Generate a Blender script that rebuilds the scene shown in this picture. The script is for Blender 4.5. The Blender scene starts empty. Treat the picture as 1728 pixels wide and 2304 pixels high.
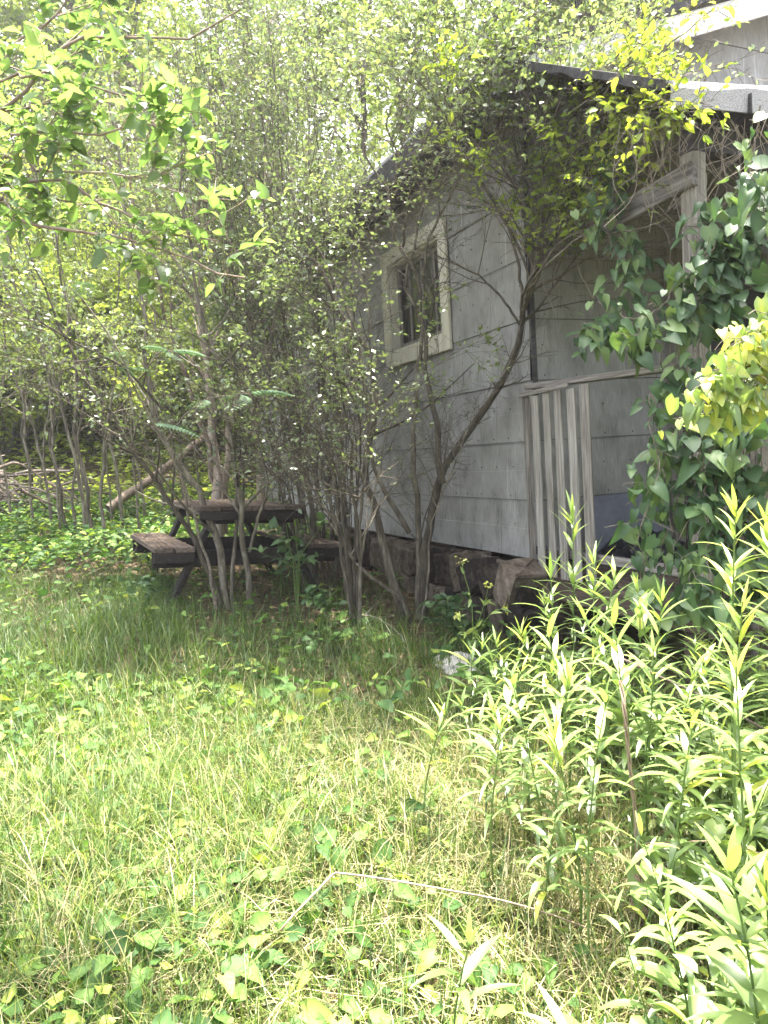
import bpy, math, random
import numpy as np
from mathutils import Vector, Matrix

sc = bpy.context.scene
COL = sc.collection
RAD = math.radians

# ------------------------------------------------------------------ camera, sky, sun, exposure
EYE = np.array([0.0, 0.0, 1.5])
PITCH, ROLL = RAD(-4.18), RAD(-3.417)
FPX = 1731.0
cam_d = bpy.data.cameras.new('camera'); cam = bpy.data.objects.new('camera', cam_d); COL.objects.link(cam)
cam_d.sensor_fit = 'VERTICAL'; cam_d.sensor_height = 24.0; cam_d.lens = 24.0 * FPX / 2304.0
cam_d.clip_start = 0.05; cam_d.clip_end = 600
_F = np.array([0, math.cos(PITCH), math.sin(PITCH)]); _U = np.array([0, -math.sin(PITCH), math.cos(PITCH)]); _R = np.array([1.0, 0, 0])
CR = math.cos(ROLL) * _R + math.sin(ROLL) * _U; CU = -math.sin(ROLL) * _R + math.cos(ROLL) * _U
m = Matrix(((CR[0], CU[0], -_F[0], EYE[0]), (CR[1], CU[1], -_F[1], EYE[1]), (CR[2], CU[2], -_F[2], EYE[2]), (0, 0, 0, 1)))
cam.matrix_world = m
sc.camera = cam

SUN_EL, SUN_AZ = RAD(75), RAD(22)
world = bpy.data.worlds.new('World'); sc.world = world; world.use_nodes = True
wn = world.node_tree.nodes; bg = wn['Background']
sky = wn.new('ShaderNodeTexSky'); sky.sky_type = 'NISHITA'; sky.sun_disc = False
sky.sun_elevation = SUN_EL; sky.sun_rotation = SUN_AZ; sky.dust_density = 5.0; sky.air_density = 0.7; sky.ozone_density = 0.2
hs = wn.new('ShaderNodeHueSaturation'); hs.inputs['Saturation'].default_value = .5
world.node_tree.links.new(sky.outputs[0], hs.inputs['Color']); world.node_tree.links.new(hs.outputs[0], bg.inputs[0]); bg.inputs[1].default_value = 0.15
sl = bpy.data.lights.new('sun', 'SUN'); sun = bpy.data.objects.new('sun', sl); COL.objects.link(sun)
sl.energy = 2.75; sl.angle = RAD(0.5); sl.color = (1.0, 0.95, 0.86)
sun.rotation_euler = Vector((math.cos(SUN_EL) * math.sin(SUN_AZ), math.cos(SUN_EL) * math.cos(SUN_AZ), math.sin(SUN_EL))).to_track_quat('Z', 'Y').to_euler()
sc.view_settings.view_transform = 'Standard'; sc.view_settings.look = 'None'
sc.view_settings.exposure = 3.3; sc.view_settings.gamma = 1.0
sc.render.engine = 'CYCLES'
sc.cycles.max_bounces = 6; sc.cycles.diffuse_bounces = 3; sc.cycles.transmission_bounces = 4; sc.cycles.transparent_max_bounces = 6
sc.cycles.caustics_reflective = False; sc.cycles.caustics_refractive = False
sc.cycles.use_denoising = True

rng = np.random.default_rng(11)

def at(x, y, Y):
    """a point of the world at distance Y in front, seen at (x, y) of the 1659 x 2212 view"""
    u, v = x * 1.04159, y * 1.04159
    d = CR * (u - 864) / FPX - CU * (v - 1152) / FPX + _F
    return EYE + d * (Y / d[1])

def gz(x, y):
    x = np.asarray(x, float); y = np.asarray(y, float)
    z = 0.066 * (np.clip(y, -5, 30) - 1.2) - 0.075 * np.clip(x, -14, 6)
    z = z + 0.03 * np.sin(x * 2.1 + 1) * np.cos(y * 1.7) + 0.015 * np.sin(x * 5.3 + y * 3.1) + 0.2 * np.clip(y - 11.2, 0, 14) * np.clip((1.5 - x) / 3, 0, 1) + 0.12 * np.clip(y - 12, 0, 30) * np.clip((x - 0) / 3, 0, 1) * .3
    return z

# ------------------------------------------------------------------ objects
def link(o, parent=None):
    COL.objects.link(o)
    if parent is not None: o.parent = parent
    return o

def tag(o, label=None, cat=None, group=None, kind=None):
    if label: o['label'] = label
    if cat: o['category'] = cat
    if group: o['group'] = group
    if kind: o['kind'] = kind
    return o

def thing(name, label, cat, loc=(0, 0, 0), rz=0, group=None):
    o = bpy.data.objects.new(name, None); o.empty_display_size = 0.1
    o.location = loc; o.rotation_euler = (0, 0, rz)
    link(o); return tag(o, label, cat, group)

def copy_tree(o):
    c = o.copy(); COL.objects.link(c)
    for ch in list(o.children):
        d = ch.copy(); COL.objects.link(d); d.parent = c
        for g in list(ch.children):
            e = g.copy(); COL.objects.link(e); e.parent = d
    return c

class Geo:
    def __init__(s): s.v, s.f, s.t, s.n = [], [], [], 0
    def add(s, V, F, tone=0.5):
        V = np.asarray(V, float).reshape(-1, 3); F = np.asarray(F, int)
        if len(V) == 0: return s
        s.v.append(V); s.f.append(F + s.n); s.n += len(V)
        t = np.broadcast_to(np.asarray(tone, float), (len(V),)) if np.ndim(tone) < 1 or len(np.atleast_1d(tone)) != len(V) else np.asarray(tone, float)
        s.t.append(np.array(t)); return s
    def box(s, x0, x1, y0, y1, z0, z1, tone=0.5, M=None):
        V = np.array([[x, y, z] for z in (z0, z1) for y in (y0, y1) for x in (x0, x1)], float)
        if M is not None: V = V @ np.array(M)[:3, :3].T + np.array(M)[:3, 3]
        return s.add(V, [[0, 2, 3, 1], [4, 5, 7, 6], [0, 1, 5, 4], [2, 6, 7, 3], [0, 4, 6, 2], [1, 3, 7, 5]], tone)
    def beam(s, a, b, w, h, up=(0, 0, 1), tone=0.5):
        a = np.array(a, float); b = np.array(b, float); d = b - a; L = np.linalg.norm(d); d /= L
        sd = np.cross(d, up); sd /= np.linalg.norm(sd); u = np.cross(sd, d)
        V = [p + sd * i * w / 2 + u * j * h / 2 for p in (a, b) for j in (-1, 1) for i in (-1, 1)]
        return s.add(V, [[0, 1, 3, 2], [4, 6, 7, 5], [0, 4, 5, 1], [2, 3, 7, 6], [0, 2, 6, 4], [1, 5, 7, 3]], tone)
    def build(s, name, mat, parent=None, origin=(0, 0, 0), smooth=False):
        me = bpy.data.meshes.new(name)
        V = np.concatenate(s.v) - np.asarray(origin, float)
        me.vertices.add(len(V)); me.vertices.foreach_set('co', V.astype(np.float32).ravel())
        loops = np.concatenate([f.ravel() for f in s.f]); sizes = np.concatenate([np.full(len(f), f.shape[1]) for f in s.f])
        me.loops.add(len(loops)); me.loops.foreach_set('vertex_index', loops.astype(np.int32))
        me.polygons.add(len(sizes)); st = np.concatenate([[0], np.cumsum(sizes)[:-1]])
        me.polygons.foreach_set('loop_start', st.astype(np.int32)); me.polygons.foreach_set('loop_total', sizes.astype(np.int32))
        smooth = smooth or 'leaf' in mat.name or 'grass' in mat.name
        me.polygons.foreach_set('use_smooth', np.full(len(sizes), bool(smooth)))
        a = me.attributes.new('tone', 'FLOAT', 'POINT'); a.data.foreach_set('value', np.concatenate(s.t).astype(np.float32))
        me.update(calc_edges=True); me.validate()
        me.materials.append(mat)
        return link(bpy.data.objects.new(name, me), parent)

# ------------------------------------------------------------------ materials
def nodes(name):
    mt = bpy.data.materials.new(name); mt.use_nodes = True
    nt = mt.node_tree; b = nt.nodes['Principled BSDF']
    return mt, nt, b

def ramp(nt, stops, interp='LINEAR'):
    r = nt.nodes.new('ShaderNodeValToRGB'); r.color_ramp.interpolation = interp
    e = r.color_ramp.elements
    while len(e) > 1: e.remove(e[-1])
    for i, (p, c) in enumerate(stops):
        if i == 0: e[0].position = p; e[0].color = (*c, 1)
        else: x = e.new(p); x.color = (*c, 1)
    return r

def leaf_mat(name, stops, trans=0.4, tcol=(1.1, 1.15, 0.65), rough=0.42, spec=0.5):
    mt, nt, b = nodes(name); L = nt.links
    at_ = nt.nodes.new('ShaderNodeAttribute'); at_.attribute_name = 'tone'
    r = ramp(nt, stops); L.new(at_.outputs['Fac'], r.inputs[0])
    L.new(r.outputs[0], b.inputs['Base Color']); b.inputs['Roughness'].default_value = rough
    b.inputs['Specular IOR Level'].default_value = spec
    mul = nt.nodes.new('ShaderNodeMix'); mul.data_type = 'RGBA'; mul.blend_type = 'MULTIPLY'; mul.inputs[0].default_value = 1
    L.new(r.outputs[0], mul.inputs[6]); mul.inputs[7].default_value = (*tcol, 1); mul.clamp_result = False
    tr = nt.nodes.new('ShaderNodeBsdfTranslucent'); L.new(mul.outputs[2], tr.inputs[0])
    mx = nt.nodes.new('ShaderNodeMixShader'); mx.inputs[0].default_value = trans
    L.new(b.outputs[0], mx.inputs[1]); L.new(tr.outputs[0], mx.inputs[2])
    L.new(mx.outputs[0], nt.nodes['Material Output'].inputs[0])
    return mt

def noise_mat(name, stops, scale=(10, 10, 10), detail=6, rough=0.9, bump=0.3, bscale=None, tone=0.0, spec=0.2, coords='Object'):
    mt, nt, b = nodes(name); L = nt.links
    tc = nt.nodes.new('ShaderNodeTexCoord'); mp = nt.nodes.new('ShaderNodeMapping'); mp.inputs['Scale'].default_value = scale
    L.new(tc.outputs[coords], mp.inputs[0])
    n = nt.nodes.new('ShaderNodeTexNoise'); n.inputs['Scale'].default_value = 1; n.inputs['Detail'].default_value = detail; n.inputs['Roughness'].default_value = .65
    L.new(mp.outputs[0], n.inputs[0]); src = n.outputs[0]
    if tone:
        a = nt.nodes.new('ShaderNodeAttribute'); a.attribute_name = 'tone'
        ma = nt.nodes.new('ShaderNodeMath'); ma.operation = 'MULTIPLY_ADD'; ma.inputs[1].default_value = tone; ma.inputs[2].default_value = -tone / 2
        L.new(a.outputs['Fac'], ma.inputs[0]); ad = nt.nodes.new('ShaderNodeMath'); ad.operation = 'ADD'
        L.new(ma.outputs[0], ad.inputs[0]); L.new(n.outputs[0], ad.inputs[1]); src = ad.outputs[0]
    r = ramp(nt, stops); L.new(src, r.inputs[0]); L.new(r.outputs[0], b.inputs['Base Color'])
    b.inputs['Roughness'].default_value = rough; b.inputs['Specular IOR Level'].default_value = spec
    if bump:
        bp = nt.nodes.new('ShaderNodeBump'); bp.inputs['Strength'].default_value = bump; bp.inputs['Distance'].default_value = 0.01
        L.new(n.outputs[0], bp.inputs['Height']); L.new(bp.outputs[0], b.inputs['Normal'])
    return mt

M = {}
M['shrub_leaf'] = leaf_mat('shrub_leaf', [(0, (.065, .095, .045)), (.5, (.13, .175, .08)), (1, (.23, .28, .115))], .45, rough=.34, spec=.8)
M['privet_leaf'] = leaf_mat('broad_leaf', [(0, (.055, .10, .035)), (.6, (.13, .205, .07)), (1, (.23, .32, .10))], .58, rough=.36, spec=.7)
M['yellow_leaf'] = leaf_mat('spring_leaf', [(0, (.10, .17, .02)), (.5, (.22, .29, .04)), (1, (.37, .41, .06))], .55, rough=.4)
M['wood_leaf'] = leaf_mat('woodland_leaf', [(0, (.08, .115, .035)), (.5, (.19, .25, .065)), (1, (.36, .41, .09))], .62)
M['vine_leaf'] = leaf_mat('vine_leaf', [(0, (.035, .075, .03)), (.6, (.065, .125, .045)), (1, (.15, .22, .07))], .32, rough=.45, spec=.4)
M['weed_leaf'] = leaf_mat('weed_leaf', [(0, (.09, .14, .045)), (.45, (.17, .25, .075)), (.8, (.29, .38, .10)), (1, (.46, .48, .08))], .38, rough=.33, spec=.7)
M['cover_leaf'] = leaf_mat('cover_leaf', [(0, (.035, .085, .022)), (.5, (.075, .155, .033)), (.85, (.15, .25, .05)), (1, (.33, .37, .07))], .38, rough=.6, spec=.3)
M['frond_leaf'] = leaf_mat('frond_leaf', [(0, (.06, .10, .06)), (1, (.10, .16, .09))], .3, tcol=(1, 1.1, .7), rough=.75, spec=.15)
M['grass'] = leaf_mat('grass_blade', [(0, (.03, .07, .014)), (.35, (.085, .14, .022)), (.62, (.185, .235, .04)), (.75, (.30, .28, .115)), (1, (.47, .40, .245))], .35, rough=.5)
M['dead_leaf'] = leaf_mat('dead_leaf', [(0, (.05, .03, .02)), (.6, (.16, .10, .06)), (1, (.32, .22, .13))], .1, tcol=(1, .8, .5), rough=.8, spec=.2)
M['bark'] = noise_mat('grey_bark', [(.3, (.04, .033, .024)), (.55, (.10, .085, .062)), (.75, (.22, .195, .15))], (30, 30, 7), bump=.5, tone=.25)
M['pale_bark'] = noise_mat('pale_bark', [(.3, (.12, .09, .07)), (.6, (.28, .22, .17)), (.8, (.42, .37, .31))], (22, 22, 4), bump=.4, tone=.25)
M['twig'] = noise_mat('twig_bark', [(.3, (.07, .055, .042)), (.7, (.22, .185, .15))], (40, 40, 40), bump=0, tone=.5)
M['green_stem'] = noise_mat('green_stem', [(.3, (.06, .10, .022)), (.7, (.13, .19, .05))], (50, 50, 8), bump=0, tone=.4, rough=.5)
M['dry_stem'] = noise_mat('dry_stem', [(.3, (.13, .085, .055)), (.7, (.36, .27, .20))], (60, 60, 12), bump=.2, tone=.4)
M['wood'] = noise_mat('weathered_wood', [(.28, (.07, .06, .05)), (.5, (.2, .18, .155)), (.75, (.36, .34, .30))], (60, 60, 3), bump=.6, tone=.25)
M['wood_h'] = noise_mat('weathered_board', [(.28, (.08, .07, .06)), (.5, (.2, .18, .16)), (.75, (.34, .32, .29))], (60, 3, 60), bump=.6, tone=.25)
M['old_wood'] = noise_mat('dark_weathered_board', [(.28, (.05, .045, .04)), (.5, (.13, .118, .105)), (.75, (.25, .23, .21))], (60, 3, 60), bump=.7, tone=.25)
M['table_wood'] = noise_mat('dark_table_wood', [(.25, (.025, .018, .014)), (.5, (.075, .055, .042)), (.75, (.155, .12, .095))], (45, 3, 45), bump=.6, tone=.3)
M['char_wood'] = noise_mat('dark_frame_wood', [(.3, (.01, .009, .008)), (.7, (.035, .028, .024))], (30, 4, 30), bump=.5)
M['cream'] = noise_mat('cream_paint', [(.25, (.28, .25, .19)), (.42, (.50, .47, .37)), (.75, (.60, .57, .46))], (14, 14, 5), bump=.2, rough=.7)
M['white_board'] = noise_mat('white_paint', [(.25, (.3, .29, .27)), (.42, (.62, .6, .56)), (.75, (.75, .74, .70))], (9, 30, 30), bump=.2, rough=.7)
M['blue_board'] = noise_mat('blue_grey_board', [(.3, (.12, .125, .16)), (.7, (.2, .21, .25))], (6, 6, 6), bump=.1)
M['fascia'] = noise_mat('dark_fascia', [(.3, (.03, .028, .03)), (.7, (.075, .07, .07))], (8, 8, 20), bump=.2)
M['stone'] = noise_mat('field_stone', [(.25, (.014, .011, .009)), (.48, (.06, .046, .034)), (.65, (.115, .09, .067)), (.9, (.21, .175, .14))], (16, 16, 16), bump=.7, tone=.6)
M['roofing'] = noise_mat('granule_roofing', [(.35, (.16, .15, .16)), (.5, (.34, .33, .34)), (.68, (.52, .5, .5))], (260, 260, 260), detail=2, bump=.5)
M['tar'] = noise_mat('tar_edge', [(.3, (.02, .02, .022)), (.7, (.07, .065, .065))], (30, 30, 30), bump=.3)
M['block'] = noise_mat('pale_concrete', [(.25, (.22, .21, .18)), (.45, (.42, .40, .35)), (.8, (.55, .53, .48))], (14, 14, 14), bump=.5)
M['soil'] = noise_mat('forest_soil', [(.3, (.035, .025, .016)), (.5, (.08, .06, .035)), (.7, (.15, .115, .065))], (9, 9, 9), detail=9, bump=.8)
M['wire'] = noise_mat('rusty_wire', [(.3, (.05, .045, .04)), (.7, (.16, .14, .12))], (40, 40, 40), bump=0, rough=.6)
M['black'] = noise_mat('black_plastic', [(.3, (.008, .008, .01)), (.7, (.025, .025, .03))], (8, 8, 8), bump=.5, rough=.4)
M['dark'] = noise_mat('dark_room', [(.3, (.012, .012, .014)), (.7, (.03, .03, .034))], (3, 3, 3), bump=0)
M['curtain'] = noise_mat('grey_curtain', [(.3, (.10, .10, .105)), (.7, (.24, .24, .24))], (30, 40, 1), bump=0)

def glass_mat():
    mt, nt, b = nodes('window_glass'); L = nt.links
    gl = nt.nodes.new('ShaderNodeBsdfGlossy'); gl.inputs['Roughness'].default_value = .04
    tr = nt.nodes.new('ShaderNodeBsdfTransparent'); tr.inputs[0].default_value = (.75, .77, .78, 1)
    fr = nt.nodes.new('ShaderNodeFresnel'); fr.inputs[0].default_value = 1.5
    mx = nt.nodes.new('ShaderNodeMixShader'); L.new(fr.outputs[0], mx.inputs[0]); L.new(tr.outputs[0], mx.inputs[1]); L.new(gl.outputs[0], mx.inputs[2])
    L.new(mx.outputs[0], nt.nodes['Material Output'].inputs[0]); return mt
M['glass'] = glass_mat()

def siding_mat():
    mt, nt, b = nodes('grey_siding'); L = nt.links; N = nt.nodes.new
    tc = N('ShaderNodeTexCoord'); sep = N('ShaderNodeSeparateXYZ'); L.new(tc.outputs['Object'], sep.inputs[0])
    add = N('ShaderNodeMath'); add.operation = 'ADD'; L.new(sep.outputs[0], add.inputs[0]); L.new(sep.outputs[1], add.inputs[1])
    cmb = N('ShaderNodeCombineXYZ'); L.new(add.outputs[0], cmb.inputs[0]); L.new(sep.outputs[2], cmb.inputs[1])
    def noise(sx, sz, det=5, rough=.6):
        mp = N('ShaderNodeMapping'); mp.inputs['Scale'].default_value = (sx, sz, 1); L.new(cmb.outputs[0], mp.inputs[0])
        n = N('ShaderNodeTexNoise'); n.inputs['Scale'].default_value = 1; n.inputs['Detail'].default_value = det; n.inputs['Roughness'].default_value = rough
        L.new(mp.outputs[0], n.inputs[0]); return n.outputs[0]
    grain, blot, streak, area = noise(210, 9, 3), noise(5, 3.5, 6), noise(38, 1.1, 3, .5), noise(1.6, 1.1, 2)
    base = ramp(nt, [(.3, (.205, .196, .182)), (.5, (.285, .275, .255)), (.72, (.345, .335, .312))]); L.new(blot, base.inputs[0])
    gr = ramp(nt, [(.3, (.62, .62, .62)), (.65, (1.08, 1.08, 1.08))]); L.new(grain, gr.inputs[0])
    m1 = N('ShaderNodeMix'); m1.data_type = 'RGBA'; m1.blend_type = 'MULTIPLY'; m1.inputs[0].default_value = .8
    L.new(base.outputs[0], m1.inputs[6]); L.new(gr.outputs[0], m1.inputs[7])
    st = ramp(nt, [(.6, (0, 0, 0)), (.8, (.8, .8, .8))]); L.new(streak, st.inputs[0])
    ar = ramp(nt, [(.40, (0, 0, 0)), (.56, (1, 1, 1))]); L.new(area, ar.inputs[0])
    mm = N('ShaderNodeMath'); mm.operation = 'MULTIPLY'; L.new(st.outputs[0], mm.inputs[0]); L.new(ar.outputs[0], mm.inputs[1])
    m2 = N('ShaderNodeMix'); m2.data_type = 'RGBA'; L.new(mm.outputs[0], m2.inputs[0]); L.new(m1.outputs[2], m2.inputs[6]); m2.inputs[7].default_value = (.55, .55, .53, 1)
    dk = ramp(nt, [(.32, (.3, .29, .28)), (.47, (1, 1, 1))]); L.new(noise(11, 3.2, 7, .7), dk.inputs[0])
    m3 = N('ShaderNodeMix'); m3.data_type = 'RGBA'; m3.blend_type = 'MULTIPLY'; m3.inputs[0].default_value = .38
    L.new(m2.outputs[2], m3.inputs[6]); L.new(dk.outputs[0], m3.inputs[7])
    bk = N('ShaderNodeTexBrick'); bk.inputs['Scale'].default_value = 1; bk.inputs['Brick Width'].default_value = 1.2; bk.inputs['Row Height'].default_value = .405
    bk.inputs['Mortar Size'].default_value = .0022; bk.inputs['Color1'].default_value = bk.inputs['Color2'].default_value = (1, 1, 1, 1); bk.inputs['Mortar'].default_value = (.45, .45, .45, 1)
    mp = N('ShaderNodeMapping'); mp.inputs['Location'].default_value = (.15, -.73 + .81, 0); L.new(cmb.outputs[0], mp.inputs[0]); L.new(mp.outputs[0], bk.inputs[0])
    m4 = N('ShaderNodeMix'); m4.data_type = 'RGBA'; m4.blend_type = 'MULTIPLY'; m4.inputs[0].default_value = 1
    L.new(m3.outputs[2], m4.inputs[6]); L.new(bk.outputs[0], m4.inputs[7])
    L.new(m4.outputs[2], b.inputs['Base Color']); b.inputs['Roughness'].default_value = .75; b.inputs['Specular IOR Level'].default_value = .25
    bp = N('ShaderNodeBump'); bp.inputs['Strength'].default_value = .35; bp.inputs['Distance'].default_value = .004
    L.new(grain, bp.inputs['Height']); L.new(bp.outputs[0], b.inputs['Normal'])
    return mt
M['siding'] = siding_mat()

# ------------------------------------------------------------------ plant geometry
def unit(v): return v / np.maximum(np.linalg.norm(v, axis=-1, keepdims=True), 1e-9)

def tubes(P, R, S=5):
    """n polylines of K points -> vertices, quads"""
    P = np.asarray(P, float); n, K, _ = P.shape
    T = unit(np.gradient(P, axis=1)); ref = np.where(np.abs(T[..., 2:3]) > .9, np.array([1.0, 0, 0]), np.array([0, 0, 1.0]))
    ref = np.broadcast_to(ref[:, :1], T.shape)
    A = unit(np.cross(T, ref)); B = np.cross(T, A)
    a = np.arange(S) * 2 * math.pi / S
    V = P[:, :, None] + R[:, :, None, None] * (np.cos(a)[None, None, :, None] * A[:, :, None] + np.sin(a)[None, None, :, None] * B[:, :, None])
    i = np.arange(n)[:, None, None] * K * S + np.arange(K - 1)[None, :, None] * S
    s = np.arange(S)[None, None]; s2 = (s + 1) % S
    F = np.stack([i + s, i + s2, i + S + s2, i + S + s], -1).reshape(-1, 4)
    return V.reshape(-1, 3), F

def spline(pts, K):
    p = np.asarray(pts, float); d = np.concatenate([[0], np.cumsum(np.linalg.norm(np.diff(p, axis=0), axis=1))])
    q = np.concatenate([[2 * p[0] - p[1]], p, [2 * p[-1] - p[-2]]]); t = np.linspace(0, d[-1], K)
    i = np.clip(np.searchsorted(d, t, 'right') - 1, 0, len(p) - 2); u = ((t - d[i]) / np.maximum(d[i + 1] - d[i], 1e-9))[:, None]
    a, b, c, e = q[i], q[i + 1], q[i + 2], q[i + 3]
    return .5 * (2 * b + (c - a) * u + (2 * a - 5 * b + 4 * c - e) * u ** 2 + (3 * b - 3 * c + e - a) * u ** 3)

def sample(P, idx, t):
    K = P.shape[1]; f = t * (K - 1); i = np.clip(f.astype(int), 0, K - 2); w = (f - i)[:, None]
    a, b = P[idx, i], P[idx, i + 1]
    return a + (b - a) * w, unit(b - a)

def grow(g, P, R, root, per, t0, t1, L, ang, up=.1, K=6, wob=.25, rf=.6, rtip=.0012, flat=1.0, tpow=.5):
    n = len(P); c = np.maximum(0, np.round(g.normal(per, per * .25, n))).astype(int); idx = np.repeat(np.arange(n), c); N = len(idx)
    t = g.uniform(t0, t1, N); pos, tan = sample(P, idx, t)
    q = g.normal(size=(N, 3)); q[:, 2] *= flat; q = unit(q - (q * tan).sum(1, keepdims=True) * tan)
    an = g.normal(ang, .22, N)[:, None]; d = unit(np.cos(an) * tan + np.sin(an) * q)
    Ln = L * g.uniform(.55, 1.25, N) * (1 - tpow * t)
    st = (Ln / (K - 1))[:, None]; C = np.empty((N, K, 3)); C[:, 0] = pos
    for k in range(1, K):
        d = unit(d + wob * g.normal(size=(N, 3)) * .5 + np.array([0, 0, up / K])); C[:, k] = C[:, k - 1] + d * st
    f = t * (P.shape[1] - 1); i = f.astype(int); r0 = np.minimum(R[idx, i] * rf, .004 + .012 * Ln)
    r0 = np.maximum(r0, rtip); Rr = r0[:, None] + (rtip - r0)[:, None] * np.linspace(0, 1, K)[None] ** .8
    return C, Rr, root[idx]

# leaf shapes: x across, y along, z up
SMALL = (np.array([[0, 0, 0], [.3, .45, .07], [0, 1, -.08], [-.3, .45, .07], [0, .5, 0]]), np.array([[0, 1, 2, 4], [0, 4, 2, 3]]))
def oval(w=.3, n=5, droop=.25, fold=.12, heart=0.0, tip=1.0):
    ys = np.linspace(0, 1, n + 1); V = []; F = []
    wid = w * np.sin(np.pi * np.clip(ys, 0, 1) ** (.75 if not heart else .5)) ** tip
    if heart: wid[0] = w * .55
    for y, x in zip(ys, wid):
        z = -droop * y * y
        yy = y - (heart if y == 0 else 0)
        V += [[-x, yy, z + fold * x / w * (1 - .3 * y)], [0, y, z], [x, yy, z + fold * x / w * (1 - .3 * y)]]
    for k in range(n):
        a = 3 * k; F += [[a, a + 1, a + 4, a + 3], [a + 1, a + 2, a + 5, a + 4]]
    return np.array(V), np.array(F)
HEART2 = oval(.34, 6, .75, .34, heart=.14, tip=.8); HEART3 = oval(.40, 6, .15, .05, heart=.18, tip=.75); OVAL = oval(.27, 5); HEART = oval(.37, 6, .42, .16, heart=.16, tip=.8); ROUND = oval(.44, 4, .12, .1)

def put_leaves(geo, g, pos, d, size, shape, nup=.8, tone=None, jit=.45):
    n = len(pos)
    if n == 0: return
    T, F = shape; d = unit(d)
    N = np.array([0, 0, 1.0]) * nup + g.normal(size=(n, 3)) * jit; N = unit(N - (N * d).sum(1, keepdims=True) * d); X = np.cross(d, N)
    s = np.broadcast_to(np.asarray(size, float), (n,))[:, None, None]
    V = pos[:, None] + s * (T[None, :, 0:1] * X[:, None] + T[None, :, 1:2] * d[:, None] + T[None, :, 2:3] * N[:, None])
    Fi = (F[None] + (np.arange(n) * len(T))[:, None, None]).reshape(-1, F.shape[1])
    if tone is None: tone = g.random(n)
    tt = np.repeat(np.broadcast_to(tone, (n,))[:, None], len(T), 1)
    if len(T) > 6: tt = tt + np.where(np.arange(len(T)) % 3 == 1, .16, -.05)[None]
    geo.add(V.reshape(-1, 3), Fi, np.clip(tt, 0, 1).ravel())

def leaves_on(geo, g, P, per, size, shape, t0=.15, spread=.9, sj=.35, keep=None, flat=.5, nup=.8, toff=0.0, tsc=1.0, jit=.45):
    n = len(P); idx = np.repeat(np.arange(n), per); N = len(idx); t = g.uniform(t0, 1, N); pos, tan = sample(P, idx, t)
    if keep is not None:
        k = g.random(N) < keep(pos); idx, pos, tan = idx[k], pos[k], tan[k]; N = len(pos)
    q = g.normal(size=(N, 3)); q[:, 2] *= flat; d = unit(tan * .55 + unit(q) * spread)
    cl = .5 + .5 * np.sin(pos[:, 0] * 3.1 + pos[:, 2] * 2.3) * np.cos(pos[:, 1] * 2.7 + pos[:, 2] * 1.9)
    put_leaves(geo, g, pos, d, size * np.clip(g.normal(1, sj, N), .4, 1.8), shape, nup, toff + tsc * (.6 * g.random(N) + .4 * cl), jit)

def blades(geo, g, base, d, up, L, W, arch, K=4, tone=None, fold=0.0, wprof=None):
    """curved tapering strips: grass blades, lance leaves"""
    n = len(base); t = np.linspace(0, 1, K + 1); d = unit(d); up = unit(up)
    sd = unit(np.cross(d, up)); L = np.broadcast_to(L, (n,)); W = np.broadcast_to(W, (n,)); arch = np.broadcast_to(arch, (n,))
    th = arch[:, None] * t[None]                      # bends away from `up`
    seg = (L / K)[:, None, None] * (np.cos(th)[..., None] * d[:, None] - np.sin(th)[..., None] * up[:, None])
    C = np.concatenate([base[:, None], base[:, None] + np.cumsum(seg[:, :-1], 1)], 1)
    wp = (1 - t) ** .6 if wprof is None else np.interp(t, *wprof)
    w = W[:, None] * wp[None] / 2; w[:, -1] = W * .02
    nrm = np.sin(th)[..., None] * d[:, None] + np.cos(th)[..., None] * up[:, None]
    Lf = C - w[..., None] * sd[:, None] + (fold * w)[..., None] * nrm; Rt = C + w[..., None] * sd[:, None] + (fold * w)[..., None] * nrm
    if tone is None: tone = g.random(n)
    if fold:
        V = np.stack([Lf, C, Rt], 2).reshape(n, -1, 3); S = 3
        q = np.array([[3 * k + j, 3 * k + j + 1, 3 * k + j + 4, 3 * k + j + 3] for k in range(K) for j in (0, 1)])
    else:
        V = np.stack([Lf, Rt], 2).reshape(n, -1, 3); S = 2
        q = np.array([[2 * k, 2 * k + 1, 2 * k + 3, 2 * k + 2] for k in range(K)])
    F = (q[None] + (np.arange(n) * V.shape[1])[:, None, None]).reshape(-1, 4)
    tt = np.repeat(np.clip(tone, 0, 1)[:, None], V.shape[1], 1)
    if fold: tt = np.clip(tt + np.where(np.arange(V.shape[1]) % 3 == 1, .12, -.03)[None], 0, 1)
    geo.add(V.reshape(-1, 3), F, tt.ravel())

def stem_paths(g, stems, K=26, wob=.012):
    P = []; R = []
    for pts, r0, r1 in stems:
        p = spline(pts, K); L = np.linalg.norm(p[-1] - p[0])
        w = np.cumsum(g.normal(size=(K, 3)), 0); w -= np.linspace(0, 1, K)[:, None] * w[-1]; p = p + w * wob * L * .35
        P.append(p); R.append(r0 + (r1 - r0) * np.linspace(0, 1, K) ** .8)
    return np.array(P), np.array(R)

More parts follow.
